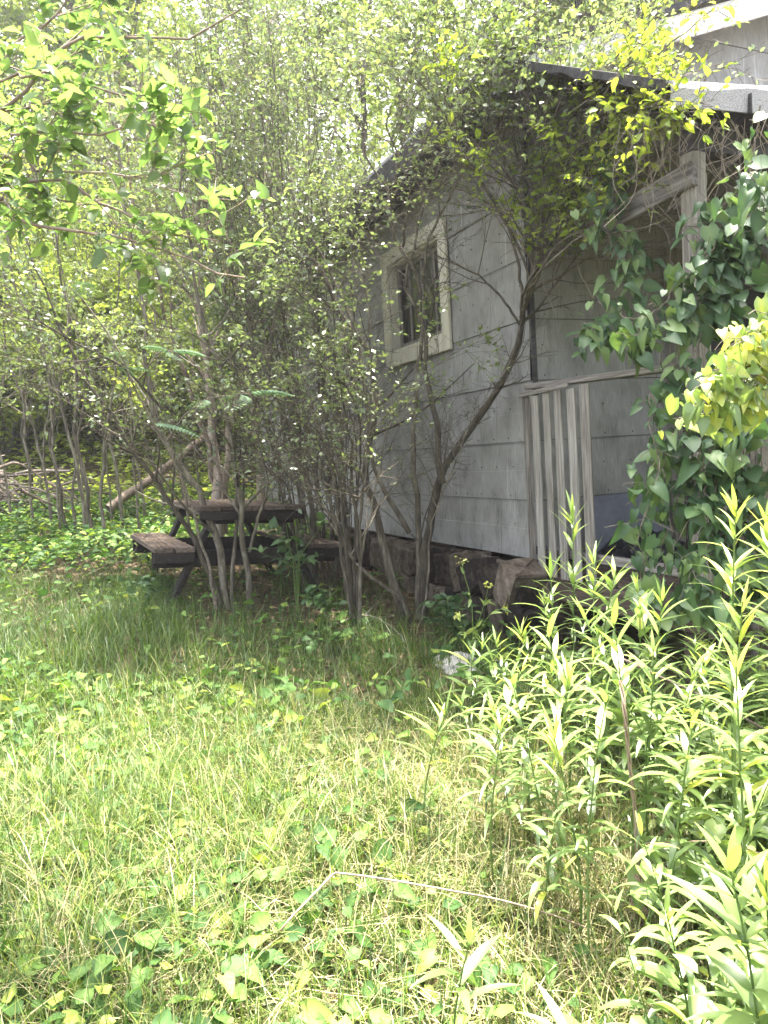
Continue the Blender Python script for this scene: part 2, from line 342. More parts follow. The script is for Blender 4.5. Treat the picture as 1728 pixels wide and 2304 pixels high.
def shrub(name, label, cat, stems, seed, leaf, levels, size, shape=SMALL, per=6, keep=None, bark='bark', S=6, group=None, leaf_lv=(1, 2, 3), toff=0, tsc=1.0, part='stem', nup=.8, spread=.9, twigmat='twig', jit=.45, prune=None):
    g = np.random.default_rng(seed); P, R = stem_paths(g, [(p, r0, max(.0025, r1 * .35)) for p, r0, r1 in stems])
    base = P[:, 0].mean(0); root = thing(name, label, cat, tuple(base), 0, group)
    lv = [(P, R, np.arange(len(P)))]
    for kw in levels:
        q = grow(g, *lv[-1], **kw)
        if prune is not None and len(lv) == 1:
            k = g.random(len(q[0])) > prune(q[0][:, 0]); q = tuple(a[k] for a in q)
        lv.append(q)
    if len(lv) > 2:                                   # fine shoots straight off the main stems too
        pass
    for s in range(len(stems)):
        ge = Geo(); 
        for k, (p, r, ro) in enumerate(lv):
            mk = ro == s
            if mk.any():
                SS = max(3, S - 2 * k) if k else S + 2
                V, F = tubes(p[mk], r[mk], SS); ge.add(V, F, np.repeat(g.random(int(mk.sum())), p.shape[1] * SS))
        o = ge.build(part, M[bark], root, base, True)
    fo = Geo()
    for k in leaf_lv:
        if k < len(lv): leaves_on(fo, g, lv[k][0], per if np.isscalar(per) else per[k], size, shape, keep=keep, toff=toff, tsc=tsc, nup=nup, spread=spread, jit=jit)
    if fo.n: fo.build('foliage', M[leaf], root, base)
    return root, lv

def clear_wall(lo, top):
    def f(p):
        r = np.clip((p[:, 0] + .75) / .6, 0, 1); z0 = 1.5 + 1.35 * r; z1 = 2.9 + .8 * r
        return lo * (1 - r) + (top - lo * (1 - r)) * np.clip((p[:, 2] - z0) / (z1 - z0), 0, 1)
    return f
def above(z0, z1, top=1.0, lo=0.0):
    return lambda p: lo + (top - lo) * np.clip((p[:, 2] - z0) / (z1 - z0), 0, 1)

# ================================================================== HAZE, added to give the milky veil of lens glare
hz = bpy.data.meshes.new('haze'); hx = (-64, 64, -8, 104, -4, 34)
hv = [(x, y, z) for z in hx[4:] for y in hx[2:4] for x in hx[:2]]
hz.from_pydata(hv, [], [(0, 2, 3, 1), (4, 5, 7, 6), (0, 1, 5, 4), (2, 6, 7, 3), (0, 4, 6, 2), (1, 3, 7, 5)])
hm = bpy.data.materials.new('haze'); hm.use_nodes = True; hn = hm.node_tree; hn.nodes.remove(hn.nodes['Principled BSDF'])
pv = hn.nodes.new('ShaderNodeVolumePrincipled'); pv.inputs['Color'].default_value = (.95, .95, 1, 1); pv.inputs['Density'].default_value = .0014; pv.inputs['Anisotropy'].default_value = .4
hn.links.new(pv.outputs[0], hn.nodes['Material Output'].inputs['Volume']); hz.materials.append(hm)
tag(link(bpy.data.objects.new('haze', hz)), 'thin pale haze added to stand in for lens glare', 'haze', kind='stuff')

# ================================================================== GROUND
def sheet(x0, x1, y0, y1, n, mat, name, f, **kw):
    xs = np.linspace(x0, x1, n); ys = np.linspace(y0, y1, n); X, Y = np.meshgrid(xs, ys); Z = f(X, Y)
    i = (np.arange(n - 1)[:, None] * n + np.arange(n - 1)[None]).ravel()
    return Geo().add(np.stack([X, Y, Z], -1).reshape(-1, 3), np.stack([i, i + 1, i + n + 1, i + n], -1)).build(name, mat, None, smooth=True, **kw)
tag(sheet(-60, 60, -6, 100, 420, M['soil'], 'ground', gz), kind='structure')

# ================================================================== CABIN (local x along the gable, y along the long wall, z up)
CX, CY, YAW = 1.042, 5.20, RAD(23.1)
CU2 = np.array([math.cos(YAW), math.sin(YAW), 0]); CV2 = np.array([-math.sin(YAW), math.cos(YAW), 0])
def cab(u, v, z): return np.array([CX, CY, 0]) + CU2 * u + CV2 * v + np.array([0, 0, z])
cabin = thing('cabin', 'grey weathered wooden cabin with lap siding, overgrown porch and cream framed window', 'cabin', (CX, CY, 0), YAW)
Z0, ROWH, LEN, WID = .73, .405, 7.4, 5.2
WV0, WV1, WZ0, WZ1 = 1.16, 2.17, 2.43, 3.22      # window opening

def bev(o, w=.004):
    b = o.modifiers.new('bevel', 'BEVEL'); b.width = w; b.segments = 1; b.limit_method = 'ANGLE'; return o

def lap(z):
    f = ((z - Z0) / ROWH) % 1.0
    return .016 * (1 - f)

def siding(name, axis, s0, s1, zfun, hole=None):
    """lap boards with real overlaps; axis 'y' faces -x, axis 'x' faces -y"""
    g = Geo(); zs = []
    nrow = 13
    for r in range(nrow):
        z = Z0 + r * ROWH
        zs += [(z, .012), (z + ROWH * .497, .0092), (z + ROWH * .503, .0052), (z + ROWH - .0015, .002)]
    br = np.unique(np.concatenate([np.arange(s0, s1, .3), [s1], [] if hole is None else [hole[0], hole[1]]]))
    rg = np.random.default_rng(3); wv = {}
    for k in range(len(zs) - 1):
        (za, oa), (zb, ob) = zs[k], zs[k + 1]
        for a, b in zip(br[:-1], br[1:]):
            mid = (a + b) / 2; top = zfun(mid)
            if za >= top: continue
            zb2 = min(zb, top); parts = [(za, zb2)]
            if hole is not None and hole[0] - 1e-6 < mid < hole[1] + 1e-6:
                parts = [p for p in ((za, min(zb2, hole[2])), (max(za, hole[3]), zb2)) if p[1] - p[0] > 1e-4]
            for c, d in parts:
                fo = lambda z: oa + (ob - oa) * (z - za) / max(zb - za, 1e-6)
                def pt(s, z):
                    w = .004 * math.sin(s * 2.3 + math.floor((z - Z0) / ROWH + 1e-3) * 1.9)
                    return (-fo(z) - w * .5, s, z + w) if axis == 'y' else (s, -fo(z) - w * .5, z + w)
                q = [pt(a, c), pt(b, c), pt(b, d), pt(a, d)]
                if axis == 'y': q = q[::-1]
                g.add(q, [[0, 1, 2, 3]])
    return g.build(name, M['siding'], cabin)
ROOF0, SL = 3.85, .36
roofz = lambda x: ROOF0 + SL * min(x + .35, 2 * WID / 2 + .35 - (x - 0) if x > WID / 2 else x + .35)
siding('wall', 'y', 0, LEN, lambda s: 3.78, (WV0, WV1, WZ0, WZ1))
siding('gable_wall', 'x', .0, WID, lambda s: ROOF0 + SL * (min(s, WID - s) + .35) - .06)
g = Geo(); g.box(.02, WID, LEN - .1, LEN, Z0, 3.7); g.box(WID - .1, WID, .05, LEN - .1, Z0, 3.7); g.build('rear_wall', M['siding'], cabin)
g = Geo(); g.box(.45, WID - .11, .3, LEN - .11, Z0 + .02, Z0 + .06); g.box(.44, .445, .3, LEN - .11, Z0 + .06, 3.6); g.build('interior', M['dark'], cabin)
# nails
g = Geo(); rg = np.random.default_rng(5)
for r in range(7):
    for h in (0, 1):
        z = Z0 + r * ROWH + h * ROWH * .5 + .03
        for s in np.arange(.08, 4.2, .21):
            s2 = s + rg.uniform(-.02, .02)
            if WV0 - .15 < s2 < WV1 + .15 and WZ0 - .12 < z < WZ1 + .12: continue
            o = .0118 if not h else .0062
            g.box(-o - .002, -o + .004, s2 - .003, s2 + .003, z - .005, z + .005)
        for s in np.arange(.1, 4, .24):
            s2 = s + rg.uniform(-.02, .02); o = .0118 if not h else .0062
            g.box(s2 - .003, s2 + .003, -o - .002, -o + .004, z - .005, z + .005)
tag(g.build('nail', M['dark'], cabin), kind='stuff')
# corner edges
bev(Geo().box(-.006, .03, -.028, -.019, Z0, 3.7).build('corner_strip', M['tar'], cabin), .002)

# window > trim, sash, pane
win = Geo(); T = .125
win.box(-.045, -.017, WV0 - T, WV0, WZ0 - T, WZ1 + T, .4); win.box(-.045, -.017, WV1, WV1 + T, WZ0 - T, WZ1 + T, .6)
win.box(-.042, -.017, WV0, WV1, WZ1, WZ1 + T, .5); win.box(-.048, -.015, WV0, WV1, WZ0 - T, WZ0, .7)
wo = bev(win.build('window', M['cream'], cabin))
j = Geo(); j.box(-.017, .09, WV0 - .002, WV0 + .02, WZ0, WZ1); j.box(-.017, .09, WV1 - .02, WV1 + .002, WZ0, WZ1); j.box(-.016, .09, WV0 + .02, WV1 - .02, WZ1 - .02, WZ1 + .002); j.box(-.03, .09, WV0 + .02, WV1 - .02, WZ0 - .002, WZ0 + .025)
bev(j.build('jamb', M['cream'], wo), .003)
sa = Geo(); A0, A1, B0, B1 = WV0 + .021, WV1 - .021, WZ0 + .026, WZ1 - .021
sa.box(.05, .085, A0, A0 + .045, B0, B1); sa.box(.05, .085, A1 - .045, A1, B0, B1); sa.box(.051, .084, A0 + .045, A1 - .045, B1 - .045, B1); sa.box(.051, .084, A0 + .045, A1 - .045, B0, B0 + .05)
for k in (1, 2, 3):
    y = A0 + (A1 - A0) * k / 4; sa.box(.053, .08, y - .012, y + .012, B0 + .05, B1 - .045)
bev(sa.build('sash', M['wood'], wo), .003)
Geo().add([(.068, A0, B0), (.068, A1, B0), (.068, A1, B1), (.068, A0, B1)], [[0, 3, 2, 1]]).build('pane', M['glass'], wo)
cu = Geo(); ys = np.linspace(A0 - .1, A1 + .1, 60); xs = .17 + .02 * np.sin(ys * 60) + .01 * np.sin(ys * 23)
V = np.array([[x, y, z] for z in (WZ0 - .1, WZ1 + .1) for x, y in zip(xs, ys)]); i = np.arange(59)
cu.add(V, np.stack([i, i + 1, i + 61, i + 60], -1)); cu.build('curtain', M['curtain'], wo, smooth=True)

# main roof: two slopes with a sagging dark edge
g = Geo(); xr = WID / 2; Y0, Y1 = -.25, LEN + .25
def rz(x): return ROOF0 + SL * (x + .35) if x <= xr else ROOF0 + SL * (WID - x + .35)
for a, b in ((-.37, xr), (xr, WID + .37)):
    n = 24; ys = np.linspace(Y0, Y1, n + 1); rg = np.random.default_rng(8); sag = rg.normal(0, .008, n + 1)
    for k in range(n):
        q = []
        for dz in (0, -.045):
            for x, y, s in ((a, ys[k], sag[k]), (b, ys[k], 0), (b, ys[k + 1], 0), (a, ys[k + 1], sag[k + 1])):
                q.append((x, y, rz(x) + dz + s * (1 if abs(x - xr) > .1 else 0)))
        g.add(q, [[0, 1, 2, 3], [7, 6, 5, 4], [0, 4, 5, 1], [3, 2, 6, 7], [0, 3, 7, 4], [1, 5, 6, 2]])
roof = g.build('roof', M['roofing'], cabin)
ed = Geo(); n = 40; xs = np.linspace(-.38, xr, n); rg = np.random.default_rng(9); w = .02 + .02 * rg.random(n)
for k in range(n - 1):
    for sgn in (0,):
        a, b = xs[k], xs[k + 1]
        ed.add([(a, -.30 - w[k], rz(a) + .012), (b, -.30 - w[k + 1], rz(b) + .012), (b, -.2, rz(b) + .02), (a, -.2, rz(a) + .02), (a, -.30 - w[k], rz(a) - w[k]), (b, -.30 - w[k + 1], rz(b) - w[k + 1])], [[0, 1, 2, 3], [4, 5, 1, 0]])
ed.build('roof_edge', M['tar'], roof)
fb = Geo(); th = math.atan(SL)
for x0, x1 in ((-.36, xr), (WID + .36, xr)):
    fb.add([(x0, -.285, rz(x0) - .05), (x1, -.285, rz(x1) - .05), (x1, -.285, rz(x1) - .21), (x0, -.285, rz(x0) - .21), (x0, -.252, rz(x0) - .05), (x1, -.252, rz(x1) - .05), (x1, -.252, rz(x1) - .21), (x0, -.252, rz(x0) - .21)],
           [[0, 1, 2, 3], [7, 6, 5, 4], [0, 4, 5, 1], [3, 2, 6, 7], [0, 3, 7, 4], [1, 5, 6, 2]])
fb.build('rake_board', M['white_board'], roof)
ef = Geo(); ef.box(-.385, -.36, -.2, LEN + .2, ROOF0 - .22, ROOF0 - .05); ef.box(-.36, .03, 0, LEN, 3.66, 3.675); ef.build('eave_board', M['fascia'], roof)

# porch roof
g = Geo(); PX0, PX1, PF = -.34, 3.4, -1.66; pz = lambda y: 3.06 + (y - PF) * (.92 / 1.66)
n = 16; xs = np.linspace(PX0, PX1, n + 1); rg = np.random.default_rng(4)
prof = [(PF - .006, -.105), (PF - .016, -.02), (PF - .006, .0), (PF + .05, .033)] + [(y, None) for y in (-1.2, -.6, -.02)]
dz = rg.normal(0, .006, (n + 1, len(prof)))
V = []
for i, x in enumerate(xs):
    for k, (y, o) in enumerate(prof): V.append((x, y, (3.07 + o if o is not None else pz(y) + .012) + dz[i, k] * (k < 4) + .085 * min(x - PX0, 1.1) * np.clip((-.02 - y) / 1.6, 0, 1)))
Q = len(prof); F = [[i * Q + k, (i + 1) * Q + k, (i + 1) * Q + k + 1, i * Q + k + 1] for i in range(n) for k in range(Q - 1)]
g.add(V, F)
pr = g.build('porch_roof', M['roofing'], cabin); sd_ = pr.modifiers.new('thick', 'SOLIDIFY'); sd_.thickness = .012; sd_.offset = -1
s = Geo(); s.add([(PX0 + .05, PF + .03, 3.072), (PX1, PF + .03, 3.05), (PX1, -.03, pz(-.03)), (PX0 + .05, -.03, pz(-.03)), (PX0 + .05, PF + .03, 3.04), (PX1, PF + .03, 3.04), (PX1, -.03, pz(-.03) - .03), (PX0 + .05, -.03, pz(-.03) - .03)],
                 [[0, 1, 2, 3], [7, 6, 5, 4], [0, 4, 5, 1], [3, 2, 6, 7], [0, 3, 7, 4], [1, 5, 6, 2]]); s.build('decking', M['char_wood'], pr)
vg = Geo(); vy = np.linspace(PF + .02, -.03, 14); vr = np.random.default_rng(7).uniform(.012, .035, 14)
for k in range(13):
    a, b = vy[k], vy[k + 1]; vg.add([(PX0 - .004, a, pz(a) + .022), (PX0 - .004, b, pz(b) + .022), (PX0 - .008, b, pz(b) - vr[k + 1]), (PX0 - .008, a, pz(a) - vr[k]), (PX0 + .05, a, pz(a) + .026), (PX0 + .05, b, pz(b) + .026)], [[0, 1, 2, 3], [4, 5, 1, 0]])
vg.build('verge', M['tar'], pr)
s = Geo()
for x in (.35, .95, 1.55, 2.15, 2.75): s.beam((x, PF + .06, 2.985), (x, -.05, pz(-.05) - .09), .045, .09)
s.build('rafter', M['fascia'], pr)
sm = Geo(); sm.box(.12, .126, PF - .030, PF + .0, 2.985, 3.075); sm.build('roofing_seam', M['tar'], pr)
bev(Geo().box(-.05, 3.3, PF + .17, PF + .26, 2.88, 2.995).build('porch_beam', M['fascia'], cabin))
# posts
g = Geo(); g.box(-.045, .045, PF + .17, PF + .26, .6, 2.878); bev(g.build('porch_post', M['wood'], cabin), .006)
g = Geo(); g.box(1.75, 1.84, PF + .17, PF + .26, .6, 2.878); bev(g.build('porch_post', M['wood'], cabin), .006)
g = Geo(); g.beam((-.048, -.70, 2.705), (-.05, PF + .155, 2.765), .04, .12); bev(g.build('side_beam', M['old_wood'], cabin), .005)
# porch floor
g = Geo(); rg = np.random.default_rng(2)
for k in range(13):
    y = -1.5 + k * .112; g.box(-.05 + rg.uniform(-.03, .03), 3.3, y, y + .104, Z0 - .075 + rg.uniform(-.006, .003), Z0 - .04)
g.build('porch_floor', M['table_wood'], cabin)
g = Geo(); g.box(-.06, 3.3, -1.56, -1.51, Z0 - .24, Z0 - .05); g.box(-.065, -.015, -1.5, -.05, Z0 - .23, Z0 - .08); bev(g.build('floor_beam', M['table_wood'], cabin))
# side railing > rail, pickets
rl_o = bev(Geo().beam((-.03, -.02, 1.90), (-.03, -1.36, 1.86), .10, .035).build('railing', M['wood_h'], cabin), .003)
bev(Geo().beam((-.095, .02, 1.845), (-.10, -.52, 1.865), .012, .03).build('lath', M['wood_h'], rl_o), .002)
bev(Geo().box(-.05, .0, -1.35, -.02, Z0 + .05, Z0 + .10).build('bottom_rail', M['wood_h'], rl_o), .003)
for k, (y, w) in enumerate(((-.035, .07), (-.145, .072), (-.262, .07), (-.385, .075), (-.512, .078), (-.645, .085))):
    p = Geo(); x = -.072 + rg.uniform(-.006, .006); p.box(x - .014, x, y - w / 2, y + w / 2, Z0 - .08, 1.845 + rg.uniform(-.02, .01), rg.random()); bev(p.build('picket', M['wood'], rl_o), .003)
# front railing behind the vines
fro = Geo().beam((.05, -1.44, 1.76), (3.2, -1.44, 1.76), .06, .09).build('railing', M['wood_h'], cabin); Geo().beam((.05, -1.44, .92), (3.2, -1.44, .92), .05, .08).build('bottom_rail', M['wood_h'], fro)
x = .09
while x < 2.3:
    p = Geo(); w = rg.uniform(.085, .10); p.box(x, x + w, -1.497, -1.473, Z0 - .06, 1.80 + rg.uniform(-.03, .03), rg.random()); bev(p.build('picket', M['wood'], fro), .003); x += w + rg.uniform(.025, .05)
Geo().box(3.3, 3.34, -1.6, -.02, Z0 - .1, 3.2).build('porch_shade_wall', M['siding'], cabin)  # unseen wall added at the far end to keep light off the porch
# door on the gable wall
d = Geo(); d.box(1.25, 2.12, -.05, -.022, Z0, 2.75); do = d.build('door', M['fascia'], cabin)
f = Geo(); f.box(1.15, 1.25, -.055, -.02, Z0, 2.86); f.box(2.12, 2.22, -.055, -.02, Z0, 2.86); f.box(1.25, 2.12, -.055, -.02, 2.75, 2.86); f.build('door_frame', M['wood'], do)

# stone foundation: rough field stones laid in courses over a dark core
def stone_wall(name, a, b, out, ztop, zbot, seed):
    g = np.random.default_rng(seed); a = np.array(a, float); b = np.array(b, float); Lw = np.linalg.norm(b - a); d = (b - a) / Lw; out = np.array(out, float); ge = Geo()
    nu, nv = 14, 9; th = np.linspace(-math.pi, math.pi, nu, endpoint=False); ph = np.linspace(-math.pi / 2, math.pi / 2, nv); T_, P_ = np.meshgrid(th, ph)
    sp = lambda x, e: np.sign(x) * np.abs(x) ** e
    i = np.arange(nv - 1)[:, None] * nu + np.arange(nu)[None]; i2 = np.arange(nv - 1)[:, None] * nu + (np.arange(nu)[None] + 1) % nu
    F = np.stack([i.ravel(), i2.ravel(), i2.ravel() + nu, i.ravel() + nu], -1); z = zbot
    while z < ztop - .05:
        h = min(g.uniform(.17, .26), ztop - z + .03); t = -g.uniform(0, .12)
        while t < Lw:
            w = g.uniform(.13, .30); hh = h * g.uniform(.85, 1.2); e = g.uniform(.16, .27)
            q = 1 + .07 * np.sin(2 * T_ + g.uniform(0, 6)) * np.cos(2 * P_ + g.uniform(0, 6)) + .06 * np.sin(5 * T_ + 3 * P_ + g.uniform(0, 6)) + .025 * g.normal(size=T_.shape)
            x = sp(np.cos(T_), e) * sp(np.cos(P_), e) * w * .5 * q; y = sp(np.sin(T_), e) * sp(np.cos(P_), e) * .13 * q; k = sp(np.sin(P_), e) * hh * .5 * q
            r = g.normal(0, .2); x, k = x * math.cos(r) - k * math.sin(r), x * math.sin(r) + k * math.cos(r)
            c = a + d * (t + w / 2) + out * g.uniform(-.03, .035) + np.array([0, 0, z + h / 2])
            ge.add((c + d * x[..., None] + out * y[..., None] + np.array([0, 0, 1.0]) * k[..., None]).reshape(-1, 3), F, g.random()); t += w + g.uniform(.004, .02)
        z += h + .008
    return ge.build(name, M['stone'], cabin)
fo = stone_wall('foundation', (-.20, LEN, 0), (-.20, -.12, 0), (-1, 0, 0), .69, -.2, 1)
stone_wall('foundation', (-.22, -.10, 0), (.45, -.10, 0), (0, -1, 0), .66, -.2, 2)
Geo().box(-.20, .4, -.08, LEN - .01, -.25, .60).build('foundation_core', M['soil'], cabin)
bev(Geo().box(-.03, 3.2, -1.48, -1.30, -.2, Z0 - .25).build('porch_pier', M['stone'], cabin), .02)
pp = Geo(); V, F = tubes(np.array([spline([(-.12, 2.6, .72), (-.14, 1.4, .70), (-.12, .7, .715), (-.15, .05, .69), (-.12, -.12, .685)], 20)]), np.full((1, 20), .022), 8); pp.add(V, F); pp.build('pipe', M['bark'], cabin, smooth=True)

# loose things on the porch
t = thing('board', 'pale bluish white board leaning on the gable wall inside the porch', 'board', tuple(cab(.62, -.14, Z0 - .03)), YAW)
g = Geo(); g.box(-.28, .42, -.01, .01, 0, .44, M=Matrix.Rotation(RAD(-9), 4, 'X')); bev(g.build('panel', M['blue_board'], t))
def lump(name, label, cat, c, r, seed, mat, sq=.6):
    g = np.random.default_rng(seed); n, mm = 26, 16; th = np.linspace(0, 2 * math.pi, n, endpoint=False); ph = np.linspace(0, math.pi / 2, mm)
    T_, P_ = np.meshgrid(th, ph); q = 1 + .18 * np.sin(3 * T_ + 2 * P_) + .1 * np.sin(7 * T_ + 5 * P_ + 1) + .05 * g.normal(size=T_.shape)
    X = np.stack([r * q * np.cos(T_) * np.cos(P_), r * q * np.sin(T_) * np.cos(P_), r * sq * q * np.sin(P_)], -1).reshape(-1, 3) + np.array(c)
    i = (np.arange(mm - 1)[:, None] * n + np.arange(n)[None]); i2 = np.arange(mm - 1)[:, None] * n + (np.arange(n)[None] + 1) % n
    o = Geo().add(X, np.stack([i.ravel(), i2.ravel(), i2.ravel() + n, i.ravel() + n], -1)).build(name, mat, None, c, smooth=True); o.location = c
    return tag(o, label, cat)
lump('black_sack', 'crumpled black plastic sack lying on the porch floor', 'sack', tuple(cab(.52, -.42, Z0 - .04)), .25, 3, M['black'], .75)

# ================================================================== PICNIC TABLE
TX, TY = -1.03, 5.78; tz = float(gz(-1.1, 6.3)) - .02
tb = thing('picnic_table', 'old dark brown picnic table with attached benches, littered with leaf flecks', 'picnic table', (TX, TY, tz), RAD(24)); tb.rotation_euler[1] = RAD(4.0)
TL = 1.62
g = Geo(); rg = np.random.default_rng(6)
for k in range(5): x = -.40 + k * .162; g.box(x, x + .154, rg.uniform(-.03, .02), TL + rg.uniform(-.02, .03), .725 + rg.uniform(-.004, .004), .765, rg.random())
bev(g.build('tabletop', M['table_wood'], tb), .006)
for sx in (-1, 1):
    g = Geo()
    for k in range(2): x = sx * .58 - .145 + k * .148; g.box(x, x + .14, rg.uniform(-.03, .02), TL + rg.uniform(-.02, .03), .425 + rg.uniform(-.003, .003), .465, rg.random())
    bev(g.build('bench', M['table_wood'], tb), .006)
for y in (.16, TL - .2):
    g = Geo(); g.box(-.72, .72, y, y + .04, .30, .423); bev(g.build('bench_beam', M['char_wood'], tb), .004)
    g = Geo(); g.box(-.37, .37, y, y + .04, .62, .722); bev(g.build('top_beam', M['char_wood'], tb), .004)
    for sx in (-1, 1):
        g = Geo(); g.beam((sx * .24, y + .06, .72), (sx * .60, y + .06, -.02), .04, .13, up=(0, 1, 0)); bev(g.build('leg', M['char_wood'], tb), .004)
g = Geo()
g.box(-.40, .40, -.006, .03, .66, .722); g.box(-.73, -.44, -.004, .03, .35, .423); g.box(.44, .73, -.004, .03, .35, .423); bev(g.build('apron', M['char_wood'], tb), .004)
# leaf flecks lying on the table and benches
g = np.random.default_rng(12); n = 520; xs = np.where(g.random(n) < .55, g.uniform(-.4, .4, n), np.where(g.random(n) < .6, -1, 1) * g.uniform(.45, .7, n)); ys = g.uniform(0, TL, n)
zz = np.where(np.abs(xs) < .42, .771, .471); Mt = np.array(Matrix.Translation(tb.location) @ tb.rotation_euler.to_matrix().to_4x4())
pos = np.stack([xs, ys, zz], -1) @ Mt[:3, :3].T + Mt[:3, 3]
ge = Geo(); a = g.uniform(0, 6.28, n); put_leaves(ge, g, pos, np.stack([np.cos(a), np.sin(a), 0 * a], -1), g.uniform(.012, .035, n), SMALL, 1.5, g.uniform(.5, 1.2, n), .15)
tag(ge.build('fallen_leaves', M['dead_leaf']), 'dry leaf flecks scattered over the picnic table and benches', 'leaves', kind='stuff')

# ================================================================== BLOCK, FENCE, STICKS
BLK = at(1000, 1425, 4.6); BLK[2] = gz(BLK[0], BLK[1]) - .02
t = lump('concrete_block', 'broken pale concrete slab lying in the weeds before the stone foundation', 'slab', tuple(BLK), .19, 8, M['block'], .5); t.scale = (1.2, .8, 1)
wf = thing('wire_fence', 'rusty diamond mesh wire fence covered by vines in front of the porch railing', 'fence', tuple(cab(.15, -1.62, .5)), YAW)
P = []
for k in range(34):
    K = 40; z = np.linspace(.0, 1.45, K); x = k * .05 + .026 * np.where(np.arange(K) % 2, 1, -1) * (1 if k % 2 else -1) * np.where(np.arange(K) % 2, 1, 1)
    P.append(np.stack([x, np.full(K, .004 if k % 2 else -.004) + .02 * np.sin(z * 3 + k * .3), z], -1))
V, F = tubes(np.array(P), np.full((34, 40), .0022), 3); Geo().add(V, F).build('mesh', M['wire'], wf)
for x in (.0, 1.72):
    V, F = tubes(np.array([[[x, .01, -.55], [x, .01, .5], [x, .01, 1.5]]]), np.full((1, 3), .02), 8); Geo().add(V, F).build('post', M['wire'], wf, smooth=True)

def stick(name, label, cat, pts, r0, r1, mat, K=30, wob=.006, group=None, side=0, seed=0):
    g = np.random.default_rng(seed); P, R = stem_paths(g, [(pts, r0, r1)], K, wob); V, F = tubes(P, R, 7); ge = Geo().add(V, F, g.random())
    if side:
        C, Rr, _ = grow(g, P, R, np.zeros(1, int), side, .2, .95, .35 * np.linalg.norm(P[0, -1] - P[0, 0]), .7, up=.1); V, F = tubes(C, Rr, 4); ge.add(V, F, .5)
    o = ge.build(name, mat, None, P[0, 0], True); o.location = P[0, 0]; return tag(o, label, cat, group)
stick('dead_cane', 'long bent dry cane arching over the foreground grass', 'cane', [at(600, 2120, 2.15), at(600, 2035, 2.12), at(614, 2000, 2.1), at(670, 1940, 2.15), at(722, 1886, 2.2), at(725, 1885, 2.2), at(830, 1899, 2.15), at(980, 1925, 2.1), at(1080, 1944, 2.1), at(1180, 1972, 2.1), at(1265, 2003, 2.12)], .0042, .0022, M['dry_stem'], 60, .0)
for k in range(1):
    st = [at(1340, 1470, 2.25), at(1347, 1540, 2.2), at(1362, 1640, 2.2), at(1366, 1720, 2.2), at(1380, 1850, 2.2), at(1392, 1960, 2.2), at(1394, 2010, 2.2)]
    g = np.random.default_rng(1); ps = spline(st, 60); ph = np.linspace(0, 26, 60); tw = [ps + np.stack([.0045 * np.cos(ph + q) + .004 * np.sin(ph * .6), .0045 * np.sin(ph + q), 0 * ph], -1) for q in (0, 2.1, 4.2)]
    V, F = tubes(np.array(tw), np.full((3, 60), .0026) * np.linspace(1, .7, 60)[None], 5); ge = Geo().add(V, F, .45)
    b = tw[0][-14:]; a = g.uniform(0, 6.28, 30); put_leaves(ge, g, b[g.integers(0, 14, 30)] + g.normal(0, .012, (30, 3)), np.stack([np.cos(a), np.sin(a), -.8 + 0 * a], -1), .03, SMALL, .5, .3)
    o = ge.build('dead_vine', M['dry_stem'], None, ps[-1], True); o.location = ps[-1]; tag(o, 'brown twisted dead vine stalk standing upright among the front weeds', 'dead vine')
stick('fallen_twig', 'long thin twig leaning down to the right over the sunlit weeds', 'twig', [at(1345, 1425, 2.7), at(1430, 1462, 2.6), at(1530, 1508, 2.55), at(1660, 1580, 2.4), at(1800, 1660, 2.3)], .006, .004, M['twig'], 30, .004)
stick('fallen_twig', 'thin pale grass-like twig lying low across the right weeds', 'twig', [at(1395, 1822, 2.2), at(1540, 1815, 2.15), at(1580, 1822, 2.1), at(1700, 1865, 2.0)], .0025, .002, M['dry_stem'], 24, .004)

# ================================================================== SHRUBS AND SMALL TREES ROUND THE CABIN
def px(Y0, Y1, *pts):
    """a stem seen through these points while its distance goes from Y0 to Y1"""
    n = len(pts); return [at(x, y, Y0 + (Y1 - Y0) * k / (n - 1)) for k, (x, y) in enumerate(pts)]
LV = lambda a, b, c, L1=1.2, L2=.55, L3=.26, t0=.35: [dict(per=a, t0=t0, t1=1, L=L1, ang=.75, up=.5, wob=.22), dict(per=b, t0=.15, t1=1, L=L2, ang=.8, up=.05, wob=.3, K=5, flat=.45), dict(per=c, t0=.2, t1=1, L=L3, ang=.8, up=.0, wob=.3, K=4, flat=.35)]

